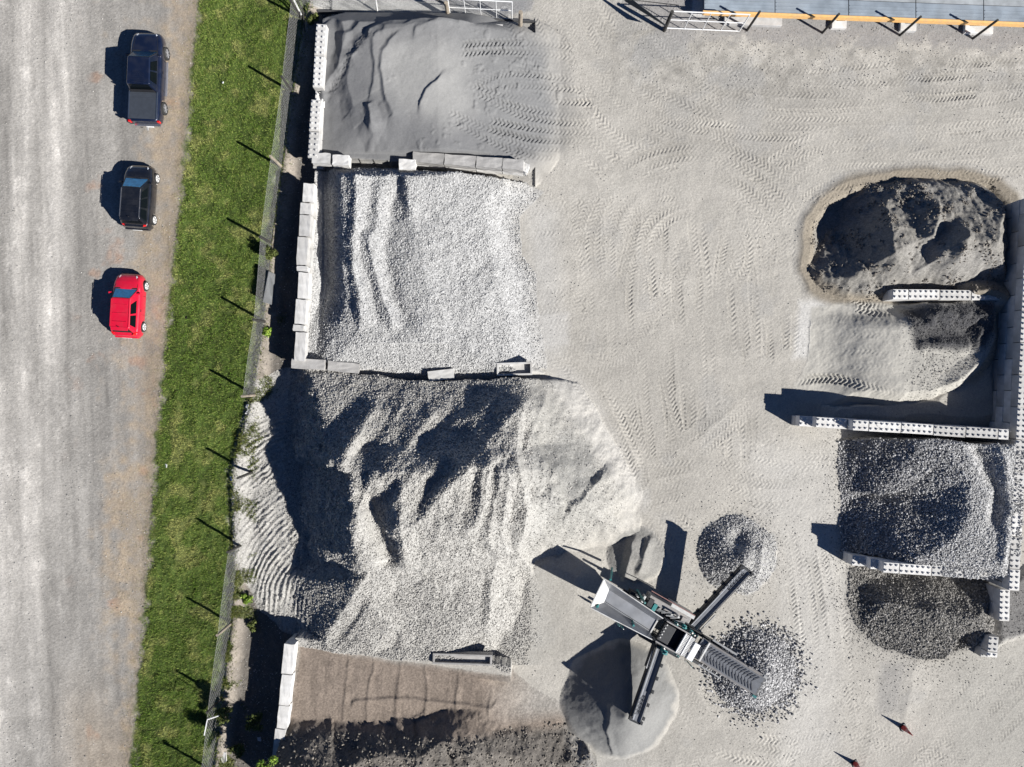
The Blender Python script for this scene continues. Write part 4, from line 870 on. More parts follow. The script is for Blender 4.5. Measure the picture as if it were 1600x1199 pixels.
for i, (x0, x1) in enumerate([(1132, 1222), (1300, 1323), (1407, 1432), (1508, 1552)]):
    p0 = wbp(x0, 14, .22); p1 = wbp(x1, 14, .22); d = (p1 - p0).normalized()
    MB().beam(Vector((p0.x, p0.y + .1, .1)), Vector((p1.x, p1.y + .1, .1)), .62, .26).build('footing_pad', CONC, wb, world=True, bevel=.02)
    MB().beam(Vector((p0.x + .3, p0.y + .25, .27)), Vector((min(p0.x + 1.0, p1.x - .1), p0.y + .25, .27)), .14, .1).build('load_cell', DARKM, wb, world=True)

# ------------------------------------------------------------------ cars
GLASS = mat('car_glass', (.004, .006, .008), .1, 0, noise=0, spec=.25); GLASSB = mat('sky_lit_glass', (.035, .19, .38), .25, 0, noise=.25, spec=.3)  # GLASSB: blue sky reflection painted into the windscreen's base colour
TYRE = mat('tyre_rubber', (.022, .022, .022), .85); RIM = mat('wheel_alloy', (.40, .40, .41), .4, .4, noise=.05); RIMD = mat('rim_gap', (.06, .06, .06), .6); RIMW = mat('wheel_cover', (.62, .62, .61), .5, noise=.05); BLK = mat('black_trim', (.02, .02, .022), .5)
REDL = mat('red_lens', (.6, .01, .01), .2, coat=1.0); CLR = mat('clear_lens', (.75, .77, .8), .15, .3, coat=1.0); CHROME = mat('chrome_trim', (.7, .7, .72), .2, .9)
def lerp(a, b, t): return a + (b - a) * t
def car(name, label, gx, gy, rz, L, Wd, prof, wpos, wr, cab, belt_w, roof_w, paint_, arch, rear_hatch=True, extras=None, windows=3, rimstyle=5, clear=.2, wplan=None):
    """prof: [(y, ztop)] rear(-) to front(+); cab: dict y base rear, roof rear, roof front, base front, roof z"""
    t = thing(name, label, 'car', (*W(gx, gy), .03), rz)
    ys = sorted(set(list(np.linspace(-L / 2, L / 2, 49)) + [w + s_ * arch for w in wpos for s_ in (-1, -.8, -.4, 0, .4, .8, 1)]))
    py, pz = zip(*prof); V_, F_, MI = [], [], []
    wplan = wplan or [(-L / 2, .80), (-L / 2 + .12, .92), (-L / 2 + .5, .985), (0, 1.), (L / 2 - .7, .98), (L / 2 - .25, .88), (L / 2 - .06, .74), (L / 2, .60)]
    wy, ww = zip(*wplan)
    for y in ys:
        w = np.interp(y, wy, ww) * Wd / 2; zt_ = np.interp(y, py, pz); zb = clear + (.12 if abs(y) > L / 2 - .1 else 0)
        for wc in wpos:
            if abs(y - wc) < arch: zb = max(zb, wr + math.sqrt(max(arch ** 2 - (y - wc) ** 2, 0)))
        zb = min(zb, zt_ - .2); zm = max(zb + .02, lerp(clear, zt_, .55)); zs = max(zm + .01, zt_ - .14)
        ring = [(w * .95, zb), (w * .995, lerp(zb, zm, .3)), (w, zm), (w * .985, zs), (w * .93, zt_ - .035), (w * .80, zt_), (w * .4, zt_ + .02), (0, zt_ + .028)]
        full = [(-a, z) for a, z in ring] + [(a, z) for a, z in ring[-2::-1]]
        V_ += [(a, y, z) for a, z in full]
    k = 15
    for i in range(len(ys) - 1):
        for j in range(k - 1): F_.append((i * k + j, i * k + j + 1, (i + 1) * k + j + 1, (i + 1) * k + j)); MI.append(0)
        F_.append((i * k, (i + 1) * k, (i + 1) * k + k - 1, i * k + k - 1)); MI.append(1)
    F_.append(tuple(range(k))); MI.append(0); n0 = (len(ys) - 1) * k; F_.append(tuple(range(n0 + k - 1, n0 - 1, -1))); MI.append(0)
    b = MB(); b.add(V_, F_); b.mi = MI; body = b.build('body', [paint_, BLK], t, smooth=True)
    bm = bmesh.new(); bm.from_mesh(body.data); bmesh.ops.recalc_face_normals(bm, faces=bm.faces); bm.to_mesh(body.data); bm.free()
    em = body.modifiers.new('edge', 'EDGE_SPLIT'); em.split_angle = math.radians(50)
    # cabin
    c = cab; zb0 = np.interp(c['br'], py, pz) - .03; zb1 = np.interp(c['bf'], py, pz) - .03; zr = c['z']
    bw, rw = belt_w / 2, roof_w / 2
    base = [(-bw, c['br'], zb0), (bw, c['br'], zb0), (bw * .98, c['bf'], zb1), (-bw * .98, c['bf'], zb1)]
    roof = [(-rw, c['rr'], zr - .03), (rw, c['rr'], zr - .03), (rw * .97, c['rf'], zr), (-rw * .97, c['rf'], zr)]
    cabin = MB().hexa(base + roof).build('cabin', paint_, t, bevel=.07); cabin.modifiers['bevel'].segments = 3
    cabin.data.polygons.foreach_set('use_smooth', [True] * 6)
    w_ = cabin.modifiers.new('wn', 'WEIGHTED_NORMAL')
    def pane(nm, q, u0, u1, v0, v1, m, off=.012, curve=0.0):
        a, b_, c_, d = map(Vector, q); nrm = (b_ - a).cross(d - a).normalized()
        f = lambda u, v: a.lerp(b_, u).lerp(d.lerp(c_, u), v) + nrm * off
        mb = MB(); n = 6; vs = []
        for i in range(n + 1):
            u = lerp(u0, u1, i / n)
            bulge = nrm * 0 ; cv = curve * (1 - (2 * i / n - 1) ** 2)
            lo = f(u, v0) ; hi = f(u, v1); dd = (lo - hi).normalized()
            vs += [lo + dd * cv, hi + dd * cv * .4]
        mb.add(vs, [(2 * i, 2 * i + 2, 2 * i + 3, 2 * i + 1) for i in range(n)]); o = mb.build(nm, m, t); s_ = o.modifiers.new('th', 'SOLIDIFY'); s_.thickness = .01; s_.offset = 1; return o
    fq = [base[2], base[3], roof[3], roof[2]]; rq = [base[0], base[1], roof[1], roof[0]]
    pane('windscreen_surround', fq, .03, .97, .01, .97, BLK, off=.006, curve=.04)
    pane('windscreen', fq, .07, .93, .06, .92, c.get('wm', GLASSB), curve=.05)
    pane('rear_window', rq, .09, .91, .25 if rear_hatch else .3, .90, GLASS)
    for sx in (1, -1):
        q = [base[1], base[2], roof[2], roof[1]] if sx > 0 else [base[3], base[0], roof[0], roof[3]]
        sp_ = c['sp'] if sx > 0 else [(1 - b2, 1 - a2) for a2, b2 in c['sp']]
        for (a2, b2) in sp_: pane('side_window', q, a2, b2, .22, .90, GLASS)
    # wheels
    for wy_ in wpos:
        for sx in (1, -1):
            x1 = sx * (Wd / 2 - .005); x0 = sx * (Wd / 2 - .22)
            wh = MB().cyl((x0, wy_, wr), (x1, wy_, wr), wr, 24).build('wheel', TYRE, t, smooth=False, bevel=.02)
            r_ = MB(); r_.cyl((x1 - sx * .03, wy_, wr), (x1 + sx * .008, wy_, wr), wr * .70, 20, mi=1 if rimstyle == 6 else 0); r_.cyl((x1, wy_, wr), (x1 + sx * .02, wy_, wr), wr * .2, 10)
            for k2 in range(rimstyle):
                a = 2 * math.pi * (k2 + .5) / rimstyle
                r_.beam((x1 + sx * .018, wy_ + math.cos(a) * wr * .12, wr + math.sin(a) * wr * .12), (x1 + sx * .018, wy_ + math.cos(a) * wr * .62, wr + math.sin(a) * wr * .62), .075 if rimstyle == 6 else .03, .02, 0 if rimstyle == 6 else 1)
            r_.build('rim', [RIM if rimstyle == 6 else RIMW, RIMD], wh)
    # mirrors, lamps, seams
    my = c['bf'] - .28; mz = np.interp(my, py, pz) + .07
    for sx in (1, -1): MB().hexa([(sx * bw, my - .04, mz), (sx * (bw + .2), my - .06, mz), (sx * (bw + .2), my + .06, mz), (sx * bw, my + .05, mz), (sx * bw, my - .04, mz + .12), (sx * (bw + .19), my - .06, mz + .14), (sx * (bw + .19), my + .05, mz + .14), (sx * bw, my + .05, mz + .12)]).build('wing_mirror', paint_, t, bevel=.02)
    hz = np.interp(L / 2 - .35, py, pz)
    for sx in (1, -1):
        wv = np.interp(L / 2 - .3, wy, ww) * Wd / 2
        MB().hexa([(sx * (wv * .62), L / 2 - .12, hz - .24), (sx * wv * .95, L / 2 - .32, hz - .22), (sx * wv * .97, L / 2 - .46, hz - .20), (sx * wv * .68, L / 2 - .24, hz - .22), (sx * wv * .60, L / 2 - .15, hz - .05), (sx * wv * .93, L / 2 - .34, hz - .035), (sx * wv * .92, L / 2 - .50, hz - .005), (sx * wv * .66, L / 2 - .3, hz - .0)]).build('headlight', CLR, t, bevel=.01)
    MB().beam((-Wd * .28, L / 2 - .02, .42), (Wd * .28, L / 2 - .02, .42), .05, .16).build('grille', BLK, t)
    MB().beam((-bw * .9, c['bf'] + .03, zb1 + .045), (bw * .9, c['bf'] + .03, zb1 + .045), .07, .012).build('wiper_cowl', BLK, t)
    for sx in (1, -1):
        for yy in (c['bf'] - .35, (c['bf'] + c['br']) / 2 - .15, c['br'] + .25):
            zz = float(np.interp(yy, py, pz)); MB().beam((sx * (Wd / 2 + .001), yy, clear + .15), (sx * (Wd / 2 * .985 + .002), yy, zz - .15), .018, .012, up=(0, 1, 0)).build('door_seam', BLK, t)
        MB().box(sx * Wd / 2 - .02, sx * Wd / 2 + .02, (c['bf'] + c['br']) / 2, (c['bf'] + c['br']) / 2 + .16, .78, .81).build('door_handle', BLK, t)
    for sx in (1, -1): MB().beam((sx * Wd * .39, c['bf'] + .1, float(np.interp(c['bf'] + .1, py, pz)) + .012), (sx * Wd * .33, L / 2 - .3, float(np.interp(L / 2 - .3, py, pz)) + .010), .02, .012).build('bonnet_seam', BLK, t)
    if extras: extras(t, dict(py=py, pz=pz, bw=bw, rw=rw, zr=zr, L=L, W=Wd, c=c))
    return t
NAVY = mat('navy_car_paint', (.008, .014, .038), .28, .3, noise=.04, coat=1.0, dirt=(.14, .135, .13), dirt_amt=.10); BLACKP = mat('black_car_paint', (.010, .012, .018), .25, .2, noise=.04, coat=1.0, dirt=(.14, .135, .13), dirt_amt=.10)
RED = mat('red_car_paint', (.58, .008, .035), .35, .05, noise=.04, coat=.6, dirt=(.14, .135, .13), dirt_amt=.10); COVER = mat('soft_bed_cover', (.035, .042, .055), .6, noise=.12, bump=.2)
def roof_ribs(t, q, m, n=5, x=.7, y0=-.7, y1=.5):
    for i in range(n):
        yy = lerp(y0, y1, i / (n - 1)); MB().beam((-q['rw'] * x, yy, q['zr'] - .005), (q['rw'] * x, yy, q['zr'] - .005), .03, .03).build('roof_rib', m, t, bevel=.008)
def ute_x(t, q):
    L = q['L']; W2 = q['W'] / 2
    MB().box(-W2 * .84, W2 * .84, -L / 2 + .12, -.98, 1.06, 1.12).build('bed_cover', COVER, t, bevel=.02)
    for sx in (1, -1): MB().box(sx * W2 * .86 - .035, sx * W2 * .86 + .035, -L / 2 + .1, -.96, 1.06, 1.14).build('bed_rail', mat('bed_rail', (.06, .08, .12), .3, .5) if sx > 0 else bpy.data.materials['bed_rail'], t, bevel=.015)
    for i in (0, 1): MB().box(-W2 * .82, W2 * .82, -1.1 - i * .22, -1.075 - i * .22, 1.12, 1.135).build('cover_bow', COVER, t, bevel=.006)
    MB().box(-W2 * .74, W2 * .74, -.985, -.95, 1.0, 1.4).build('cab_gap', BLK, t)
    MB().box(-W2 * .75, W2 * .9, -L / 2 - .14, -L / 2 + .02, .42, .62).build('rear_bumper', CHROME, t, bevel=.03)
    MB().box(-.05, .05, -L / 2 - .34, -L / 2 - .1, .42, .5).build('tow_bar', STEEL, t, bevel=.01)
    MB().box(-.02, .36, -L / 2 - .16, -L / 2 - .14, .44, .58).build('number_plate', WPAINT, t)
    for sx in (1, -1):
        MB().box(sx * W2 * .90 - .07, sx * W2 * .90 + .07, -L / 2 - .03, -L / 2 + .08, .72, .98).build('tail_lamp', REDL, t, bevel=.02)
        MB().box(sx * (W2 + .02) - .06, sx * (W2 + .02) + .06, -.9, 1.1, .34, .40).build('side_step', mat('step_grey', (.16, .16, .18), .5) if sx > 0 else bpy.data.materials['step_grey'], t, bevel=.02)
    roof_ribs(t, q, NAVY, 7, .55, -.78, -.1)
car('parked_pickup', 'dark navy double cab pickup with covered bed, parked uppermost on the gravel', 240.5, 131, math.radians(-2.2), 5.25, 1.86,
    [(-2.63, 1.00), (-2.55, 1.05), (-.9, 1.06), (.9, 1.05), (1.1, 1.08), (1.7, 1.05), (2.3, .98), (2.55, .85), (2.63, .6)], (-1.62, 1.60), .38,
    dict(br=-.95, rr=-.75, rf=.75, bf=1.38, z=1.78, sp=[(.16, .47), (.52, .80)], wm=mat('dim_sky_glass', (.01, .06, .12), .2, 0, noise=.3, spec=.4)), 1.62, 1.30, NAVY, .47, extras=ute_x, clear=.36, rimstyle=6)  # pickup windscreen: dimmer sky reflection painted into the glass colour
def hatch_x(m, bars=4, lampw=.12, spoiler=True):
    def f(t, q):
        L = q['L']; W2 = q['W'] / 2; c = q['c']
        if bars: roof_ribs(t, q, m, bars, .75, c['rr'] + .35, c['rf'] - .35)
        for sx in (1, -1):
            MB().hexa([(sx * W2 * .66, -L / 2 + .04, .78), (sx * W2 * .86, -L / 2 + .10, .78), (sx * W2 * .95, -L / 2 + .30, .80), (sx * W2 * .72, -L / 2 + .2, .8), (sx * W2 * .64, -L / 2 + .11, 1.02), (sx * W2 * .80, -L / 2 + .16, 1.02), (sx * W2 * .88, -L / 2 + .34, 1.0), (sx * W2 * .70, -L / 2 + .24, 1.02)]).build('tail_lamp', REDL, t, bevel=.015)
            MB().beam((sx * q['rw'] * .97, c['rr'] + .05, q['zr'] - .01), (sx * q['rw'] * .95, c['rf'] - .05, q['zr'] + .008), .025, .03).build('roof_rail', CHROME if m is BLACKP else m, t)
        MB().hexa([(-q['rw'] * .9, c['rr'] - .16, q['zr'] - .07), (q['rw'] * .9, c['rr'] - .16, q['zr'] - .07), (q['rw'] * .9, c['rr'] + .05, q['zr'] - .05), (-q['rw'] * .9, c['rr'] + .05, q['zr'] - .05), (-q['rw'] * .9, c['rr'] - .16, q['zr'] - .04), (q['rw'] * .9, c['rr'] - .16, q['zr'] - .04), (q['rw'] * .9, c['rr'] + .05, q['zr'] - .01), (-q['rw'] * .9, c['rr'] + .05, q['zr'] - .01)]).build('roof_spoiler', m, t, bevel=.01)
        MB().box(-W2 * .82, W2 * .82, -L / 2 - .05, -L / 2 + .12, .42, .66).build('rear_bumper', m, t, bevel=.05)
        MB().box(-.26, .26, -L / 2 - .065, -L / 2 - .052, .5, .6).build('number_plate', WPAINT, t)
        MB().box(-.012, .012, c['rr'] + .02, c['rr'] + .05, q['zr'], q['zr'] + .12).build('aerial', BLK, t)
    return f
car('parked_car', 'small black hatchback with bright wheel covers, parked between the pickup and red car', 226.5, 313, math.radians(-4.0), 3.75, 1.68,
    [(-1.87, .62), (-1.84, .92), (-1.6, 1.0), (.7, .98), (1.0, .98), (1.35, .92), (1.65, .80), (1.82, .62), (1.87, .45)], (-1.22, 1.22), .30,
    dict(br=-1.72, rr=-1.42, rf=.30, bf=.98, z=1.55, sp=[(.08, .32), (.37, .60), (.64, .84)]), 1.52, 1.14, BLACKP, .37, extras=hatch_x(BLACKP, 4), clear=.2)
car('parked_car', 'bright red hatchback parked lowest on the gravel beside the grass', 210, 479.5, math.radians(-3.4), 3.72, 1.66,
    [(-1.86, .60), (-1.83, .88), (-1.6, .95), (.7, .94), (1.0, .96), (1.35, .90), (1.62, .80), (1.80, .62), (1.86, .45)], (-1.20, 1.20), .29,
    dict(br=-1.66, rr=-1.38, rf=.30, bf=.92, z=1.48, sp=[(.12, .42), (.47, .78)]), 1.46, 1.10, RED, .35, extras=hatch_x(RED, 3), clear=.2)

# ------------------------------------------------------------------ mobile screener
GREY = mat('hopper_steel', (.30, .31, .33), .38, .55, noise=.15, scale=2.2, dirt=(.36, .35, .34), dirt_amt=.55); GREYL = mat('bare_bright_steel', (.56, .56, .55), .45, .3, noise=.15, scale=4, dirt=(.36, .33, .29), dirt_amt=.6)
TEAL = mat('teal_machine_paint', (.03, .20, .20), .45, noise=.12, dirt=(.15, .2, .2)); MDARK = mat('machine_black', (.022, .024, .028), .6, noise=.3); BELT = mat('conveyor_belt', (.17, .178, .195), .75, noise=.12, scale=4); BELTD = mat('belt_cleat', (.02, .022, .028), .8)
MGREY = mat('machine_grey', (.24, .23, .225), .6, noise=.2, dirt=(.3, .27, .24))
sc = thing('mobile_screener', 'teal and grey mobile screening plant with hopper and three conveyors standing in the yard', 'screening machine', P(1050, 985, 0))
def part(mb, name, m, parent=sc, **k): return mb.build(name, m, parent, world=True, **k)
def sub(parent, mb, name, m, **k):
    bpy.context.view_layer.update(); return mb.build(name, m, parent, world=True, **k)
bpy.context.view_layer.update()
# hopper
zr = 2.75; zf = 1.95
rA, rB, rC, rD = P(944, 905, zr), P(922, 950, zr), P(1019, 1000, zr), P(1036, 967, zr)
fA, fB, fC, fD = P(951, 921, zf), P(943, 942, zf), P(1016, 989, zf), P(1027, 970, zf)
part(MB().quad(fA, fB, fC, fD, .04), 'hopper_floor', GREY)
part(MB().quad(rB, rA, fA, fB, .03), 'hopper_end_plate', GREYL)  # paler steel than the sides: light caught by this plate is in its colour
part(MB().quad(rA, rD, fD, fA, .03), 'hopper_side', GREY); part(MB().quad(rC, rB, fB, fC, .03), 'hopper_side', GREY)
for a, b in ((rA, rB), (rA, rD), (rB, rC)): part(MB().beam(a, b, .05, .06), 'rim_bar', GREYL)
part(MB().beam(fD + Vector((0, 0, .03)), fC + Vector((0, 0, .03)), .08, .06), 'hopper_lip', GREYL)
part(MB().beam(fB.lerp(fA, .12) + Vector((0, 0, .02)), fC.lerp(fD, .12) + Vector((0, 0, .02)), .03, .03), 'liner_seam', MDARK)
# hopper frame and legs
for i, (a, b) in enumerate(((rA.lerp(rD, .15), .1), (rB.lerp(rC, .15), .1), (rA.lerp(rD, .75), .1), (rB.lerp(rC, .75), .1))):
    part(MB().beam(Vector((a.x * .98, a.y * .98, a.z - .15)), Vector((fA.lerp(fC, .5).x * .25 + a.x * .75, a.y * .97, .5)), .10), 'leg', TEAL)
u_ = (P(1190, 1073, 0) - P(935, 927, 0)).normalized(); v_ = Vector((-u_.y, u_.x, 0)); O = P(1050, 985, 0)
def LP(u, v, z): return O + u_ * u + v_ * v + Vector((0, 0, z))
for v in (-.75, .75): part(MB().beam(LP(-3.9, v, .85), LP(2.6, v, .85), .16, .3), 'chassis_beam', MDARK)
for v in (-1.0, 1.0):
    part(MB().box(-1.4, 1.4, -.2, .2, 0, .62), 'crawler_track', MDARK, bevel=.15).matrix_world = Matrix.Translation(LP(-.4, v, .02)) @ Matrix.Rotation(math.atan2(u_.y, u_.x), 4, 'Z')
# engine bay on the north side of the hopper
def lbox(u0, u1, v0, v1, z0, z1): return MB().hexa([LP(u0, v0, z0), LP(u1, v0, z0), LP(u1, v1, z0), LP(u0, v1, z0), LP(u0, v0, z1), LP(u1, v0, z1), LP(u1, v1, z1), LP(u0, v1, z1)])
part(lbox(-2.6, .1, 1.05, 1.42, .6, 1.5), 'engine_cover', MGREY, bevel=.04); part(lbox(-1.3, .2, 1.42, 1.62, .5, 1.55), 'catwalk', STEEL)
part(lbox(-3.6, -.2, .72, 1.02, .6, 1.25), 'engine_block', MDARK, bevel=.03)
for i in range(9):
    u = -3.3 + i * .36; part(lbox(u, u + random.uniform(.12, .3), .78 + random.uniform(-.1, .2), 1.0 + random.uniform(-.05, .3), 1.25, 1.35 + random.uniform(.0, .35)), 'engine_fitting', random.choice([MDARK, TEAL, MGREY, STEEL]), bevel=.01)
for i in range(5): part(MB().beam(LP(-1.9 + i * .3, .85, 1.6), LP(-1.5 + i * .3, 1.05 + .1 * (i % 2), 1.75), .06), 'hydraulic_pipe', random.choice([GREYL, STEEL, WPAINT]))
part(MB().cyl(LP(-.8, 1.2, 1.5), LP(-.8, 1.2, 2.1), .06, 10), 'exhaust', STEEL)
part(MB().beam(LP(-2.7, 1.66, 1.6), LP(.15, 1.66, 1.6), .05), 'handrail', mat('rust_rail', (.20, .10, .09), .7))
# feeder, dark gap, screen box
part(lbox(-1.15, -.45, -.55, .5, 1.4, 1.75), 'feeder_box', MDARK, bevel=.02)
for i in range(5): part(lbox(-1.05, -.98, -.4 + i * .2, -.32 + i * .2, 1.75, 1.80), 'feeder_bolt', STEEL)
part(lbox(-.45, .10, -.6, .6, 1.0, 1.45), 'transfer_chute', MDARK)
for v in (-.68, .62): part(lbox(-1.2, .35, v, v + .07, 1.2, 1.95), 'side_frame', MGREY)
part(lbox(.05, .68, -.62, .62, 1.2, 1.9), 'screen_box', MDARK, bevel=.02)
grt = MB()
for i in range(12): grt.beam(LP(.10 + i * .05, -.58, 1.97), LP(.10 + i * .05, .58, 1.97), .018)
for i in range(14): grt.beam(LP(.08, -.58 + i * .0885, 1.98), LP(.68, -.58 + i * .0885, 1.98), .02)
tag(part(grt, 'grating', WPAINT), kind='stuff')
part(lbox(.06, .11, -.62, .62, 1.9, 2.02), 'grating_edge', WPAINT); part(lbox(.38, .43, -.62, .62, 1.9, 2.02), 'grating_edge', WPAINT)
part(lbox(.74, 1.10, -.62, .42, 1.9, 2.06), 'white_lid', WPAINT, bevel=.02)
for (u, v, s) in ((-.15, .85, .22), (-.05, .62, .12), (.35, .78, .18), (.55, .72, .15), (-.4, -.95, .26), (-.55, -.8, .14), (.25, -.78, .10), (.36, -.80, .10), (.46, -.82, .09), (-.6, .75, .16), (-3.4, -.95, .1), (-3.1, -1.0, .08)):
    part(lbox(u - s / 2, u + s / 2, v - s / 2, v + s / 2, 1.1, 1.5 + s * 1.6), 'bracket', TEAL, bevel=.03)
    part(MB().cyl(LP(u, v, 1.5), LP(u + .05, v, 1.65 + s * 1.6), s * .28, 8), 'ram_cap', random.choice([TEAL, GREYL]))
for i in range(14):
    u = random.uniform(-.9, 1.6); v = random.choice([-1, 1]) * random.uniform(.66, .9); part(MB().beam(LP(u, v, 1.3), LP(u + random.uniform(-.4, .4), v + random.uniform(-.1, .1), 1.9), .045), 'hose', random.choice([MDARK, MDARK, STEEL, TEAL]))
# conveyors
def conveyor(name, A, B, wd, zA, zB, chev=0, side=.10, troughd=.06, truss=.28, up=None, mB=BELT, cleat_frac=1.0, rollers=6):
    a = P(*A, zA); b = P(*B, zB); d = (b - a).normalized(); s = d.cross(Vector((0, 0, 1))).normalized(); n = s.cross(d).normalized()
    c = part(MB().quad(a - s * wd / 2, b - s * wd / 2, b + s * wd / 2, a + s * wd / 2, .03) if not troughd else MB().quad(a - s * wd / 6, b - s * wd / 6, b + s * wd / 6, a + s * wd / 6, .02), name, mB)
    if troughd:
        for sg in (-1, 1):
            p0, p1 = a + s * sg * wd / 6, b + s * sg * wd / 6; q0, q1 = a + s * sg * wd / 2 + n * troughd, b + s * sg * wd / 2 + n * troughd
            sub(c, MB().quad(p0, p1, q1, q0, .02) if sg < 0 else MB().quad(q0, q1, p1, p0, .02), 'belt_edge', mB)
    if chev:
        L = (b - a).length; mb = MB(); st_ = L / chev
        for i in range(chev):
            x = (i + .15) * st_
            if x < L * (1 - cleat_frac): continue
            for sg in (-1, 1):
                q0 = a + d * (x + .02) + n * .012; q1 = a + d * (x + .30) + s * sg * wd * .42 + n * (.012 + troughd)
                if x + .30 < L - .1: mb.beam(q1, q0, .022, .02, up=n)
        tag(sub(c, mb, 'belt_cleats', BELTD), kind='stuff')
    for sg in (-1, 1):
        sub(c, MB().beam(a + s * sg * (wd / 2 + side / 2) - n * .05, b + s * sg * (wd / 2 + side / 2) - n * .05, side, .16, up=n), 'side_rail', MGREY)
        sub(c, MB().beam(a + s * sg * (wd / 2 + side / 2) - n * truss, b + s * sg * (wd / 2 + side / 2) - n * truss, side * .7, .07, up=n), 'lower_rail', MDARK)
        if truss > .3:
            o0 = s * sg * (wd / 2 + side + .012); sub(c, MB().quad(a + o0 + n * .03, b + o0 + n * .03, b + o0 - n * truss, a + o0 - n * truss, .02), 'side_plate', MDARK); continue
        k = max(4, int((b - a).length / .6)); mb = MB()
        for i in range(k):
            p = a.lerp(b, i / k) + s * sg * (wd / 2 + side / 2); q = a.lerp(b, (i + .5) / k) + s * sg * (wd / 2 + side / 2); r = a.lerp(b, (i + 1) / k) + s * sg * (wd / 2 + side / 2)
            mb.beam(p - n * .12, q - n * truss, .035); mb.beam(q - n * truss, r - n * .12, .035)
        sub(c, mb, 'lattice', MDARK)
    sub(c, MB().cyl(b - s * (wd / 2 + side) - n * .1, b + s * (wd / 2 + side) - n * .1, .11, 12), 'head_drum', MDARK)
    sub(c, MB().cyl(a - s * (wd / 2) - n * .1, a + s * (wd / 2) - n * .1, .10, 12), 'tail_drum', MDARK)
    return c, a, b, d, s, n
c1, a, b, d, s, n = conveyor('tail_conveyor', (1090, 1012), (1187, 1073), 1.02, 1.75, 2.5, 20, side=.10, troughd=.05)
sub(c1, MB().beam(a + d * .42 - s * .6 + n * .12, a + d * .42 + s * .6 + n * .12, .09, .07), 'cross_bar', GREYL)
sub(c1, MB().beam(a + d * .5 - s * .82, a + d * 2.0 - s * .82, .1, .1).beam(a + d * .5 + s * .80, a + d * 1.9 + s * .80, .08, .08), 'handrail', STEEL)
for i in range(5): sub(c1, MB().beam(a + d * (.7 + i * .28) + s * .62, a + d * (.7 + i * .28) + s * .80, .03), 'step', STEEL)
for sg in (-1, 1): sub(c1, MB().beam(b - d * .1 + s * sg * .62, b + d * .12 + s * sg * .62, .14, .2), 'drum_bearing', TEAL if sg > 0 else GREYL)
sub(c1, MB().beam(a + d * 2.3 - s * .5 - n * .2, LP(1.6, .5, .9), .06).beam(a + d * 2.3 + s * .5 - n * .2, LP(1.6, -.5, .9), .06), 'lift_ram', STEEL)
sub(c1, MB().beam(b - d * 1.0 - s * .62 + n * .02, b - s * .62 + n * .02, .08, .1), 'motor', MGREY)
for nm, A, Bq in (('side_conveyor', (1084, 979), (1166, 892)), ('side_conveyor', (1032, 1012), (993, 1127))):
    cc, a, b, d, s, n = conveyor(nm, A, Bq, .46, 1.25, 2.65, 20, side=.07, troughd=.13, truss=.36, cleat_frac=.35)
    sub(cc, MB().quad(a - s * .25 + n * .18, a - s * .25 + n * .18 + d * 2.6, a - s * .33 + n * .0 + d * 2.6, a - s * .33 + n * .0, .02), 'skirt_plate', MDARK)
    sub(cc, MB().quad(a + s * .34 + n * .16, a + s * .34 + n * .16 + d * 1.3, a + s * .50 - n * .1 + d * 1.3, a + s * .50 - n * .1, .02), 'guard_plate', MDARK)
    sub(cc, MB().beam(a + d * .4 + s * .4 + n * .1, a + d * 1.4 + s * .42 + n * .12, .05), 'guard_rod', GREYL)
    for i in range(5): sub(cc, MB().beam(a + d * (.8 + i * .75) - s * .42 - n * .1, a + d * (1.0 + i * .75) - s * .42 - n * .1, .12, .16), 'idler_bracket', MDARK)
    for sg in (-1, 1): sub(cc, MB().beam(b - d * .12 + s * sg * .34, b + d * .08 + s * sg * .34, .12, .22), 'drum_motor', MDARK)
    sub(cc, MB().beam(a.lerp(b, .55) - n * .3, LP(-.1 if nm and A[0] > 1050 else -.4, .7 if A[0] > 1050 else -.7, .8), .07), 'stay', TEAL)
# chips lying in the belt near the machine: none visible

# ------------------------------------------------------------------ traffic cones
CR = mat('faded_red_cone', (.42, .035, .035), .6, noise=.1); CW = mat('cone_sleeve', (.75, .72, .70), .4)
def tcone(gx, gy, label):
    z0 = hp(gx, gy); t = thing('traffic_cone', label, 'traffic cone', (*W(gx, gy), z0), .5, 'tall traffic cones in the yard')
    MB().box(-.2, .2, -.2, .2, 0, .06).build('cone_base', BLK, t, bevel=.02)
    MB().cyl((0, 0, .05), (0, 0, .40), .155, 16, r2=.105).build('cone_lower', CR, t, smooth=False)
    MB().cyl((0, 0, .40), (0, 0, .62), .106, 16, r2=.073).build('reflective_sleeve', mat('cone_band', (.46, .20, .19), .5), t)
    MB().cyl((0, 0, .62), (0, 0, .98), .072, 16, r2=.022).build('cone_tip', CR, t)
tcone(1411, 1137, 'tall red traffic cone standing alone in the lower right of the yard'); tcone(1336, 1194, 'tall red traffic cone half cut off by the bottom edge')

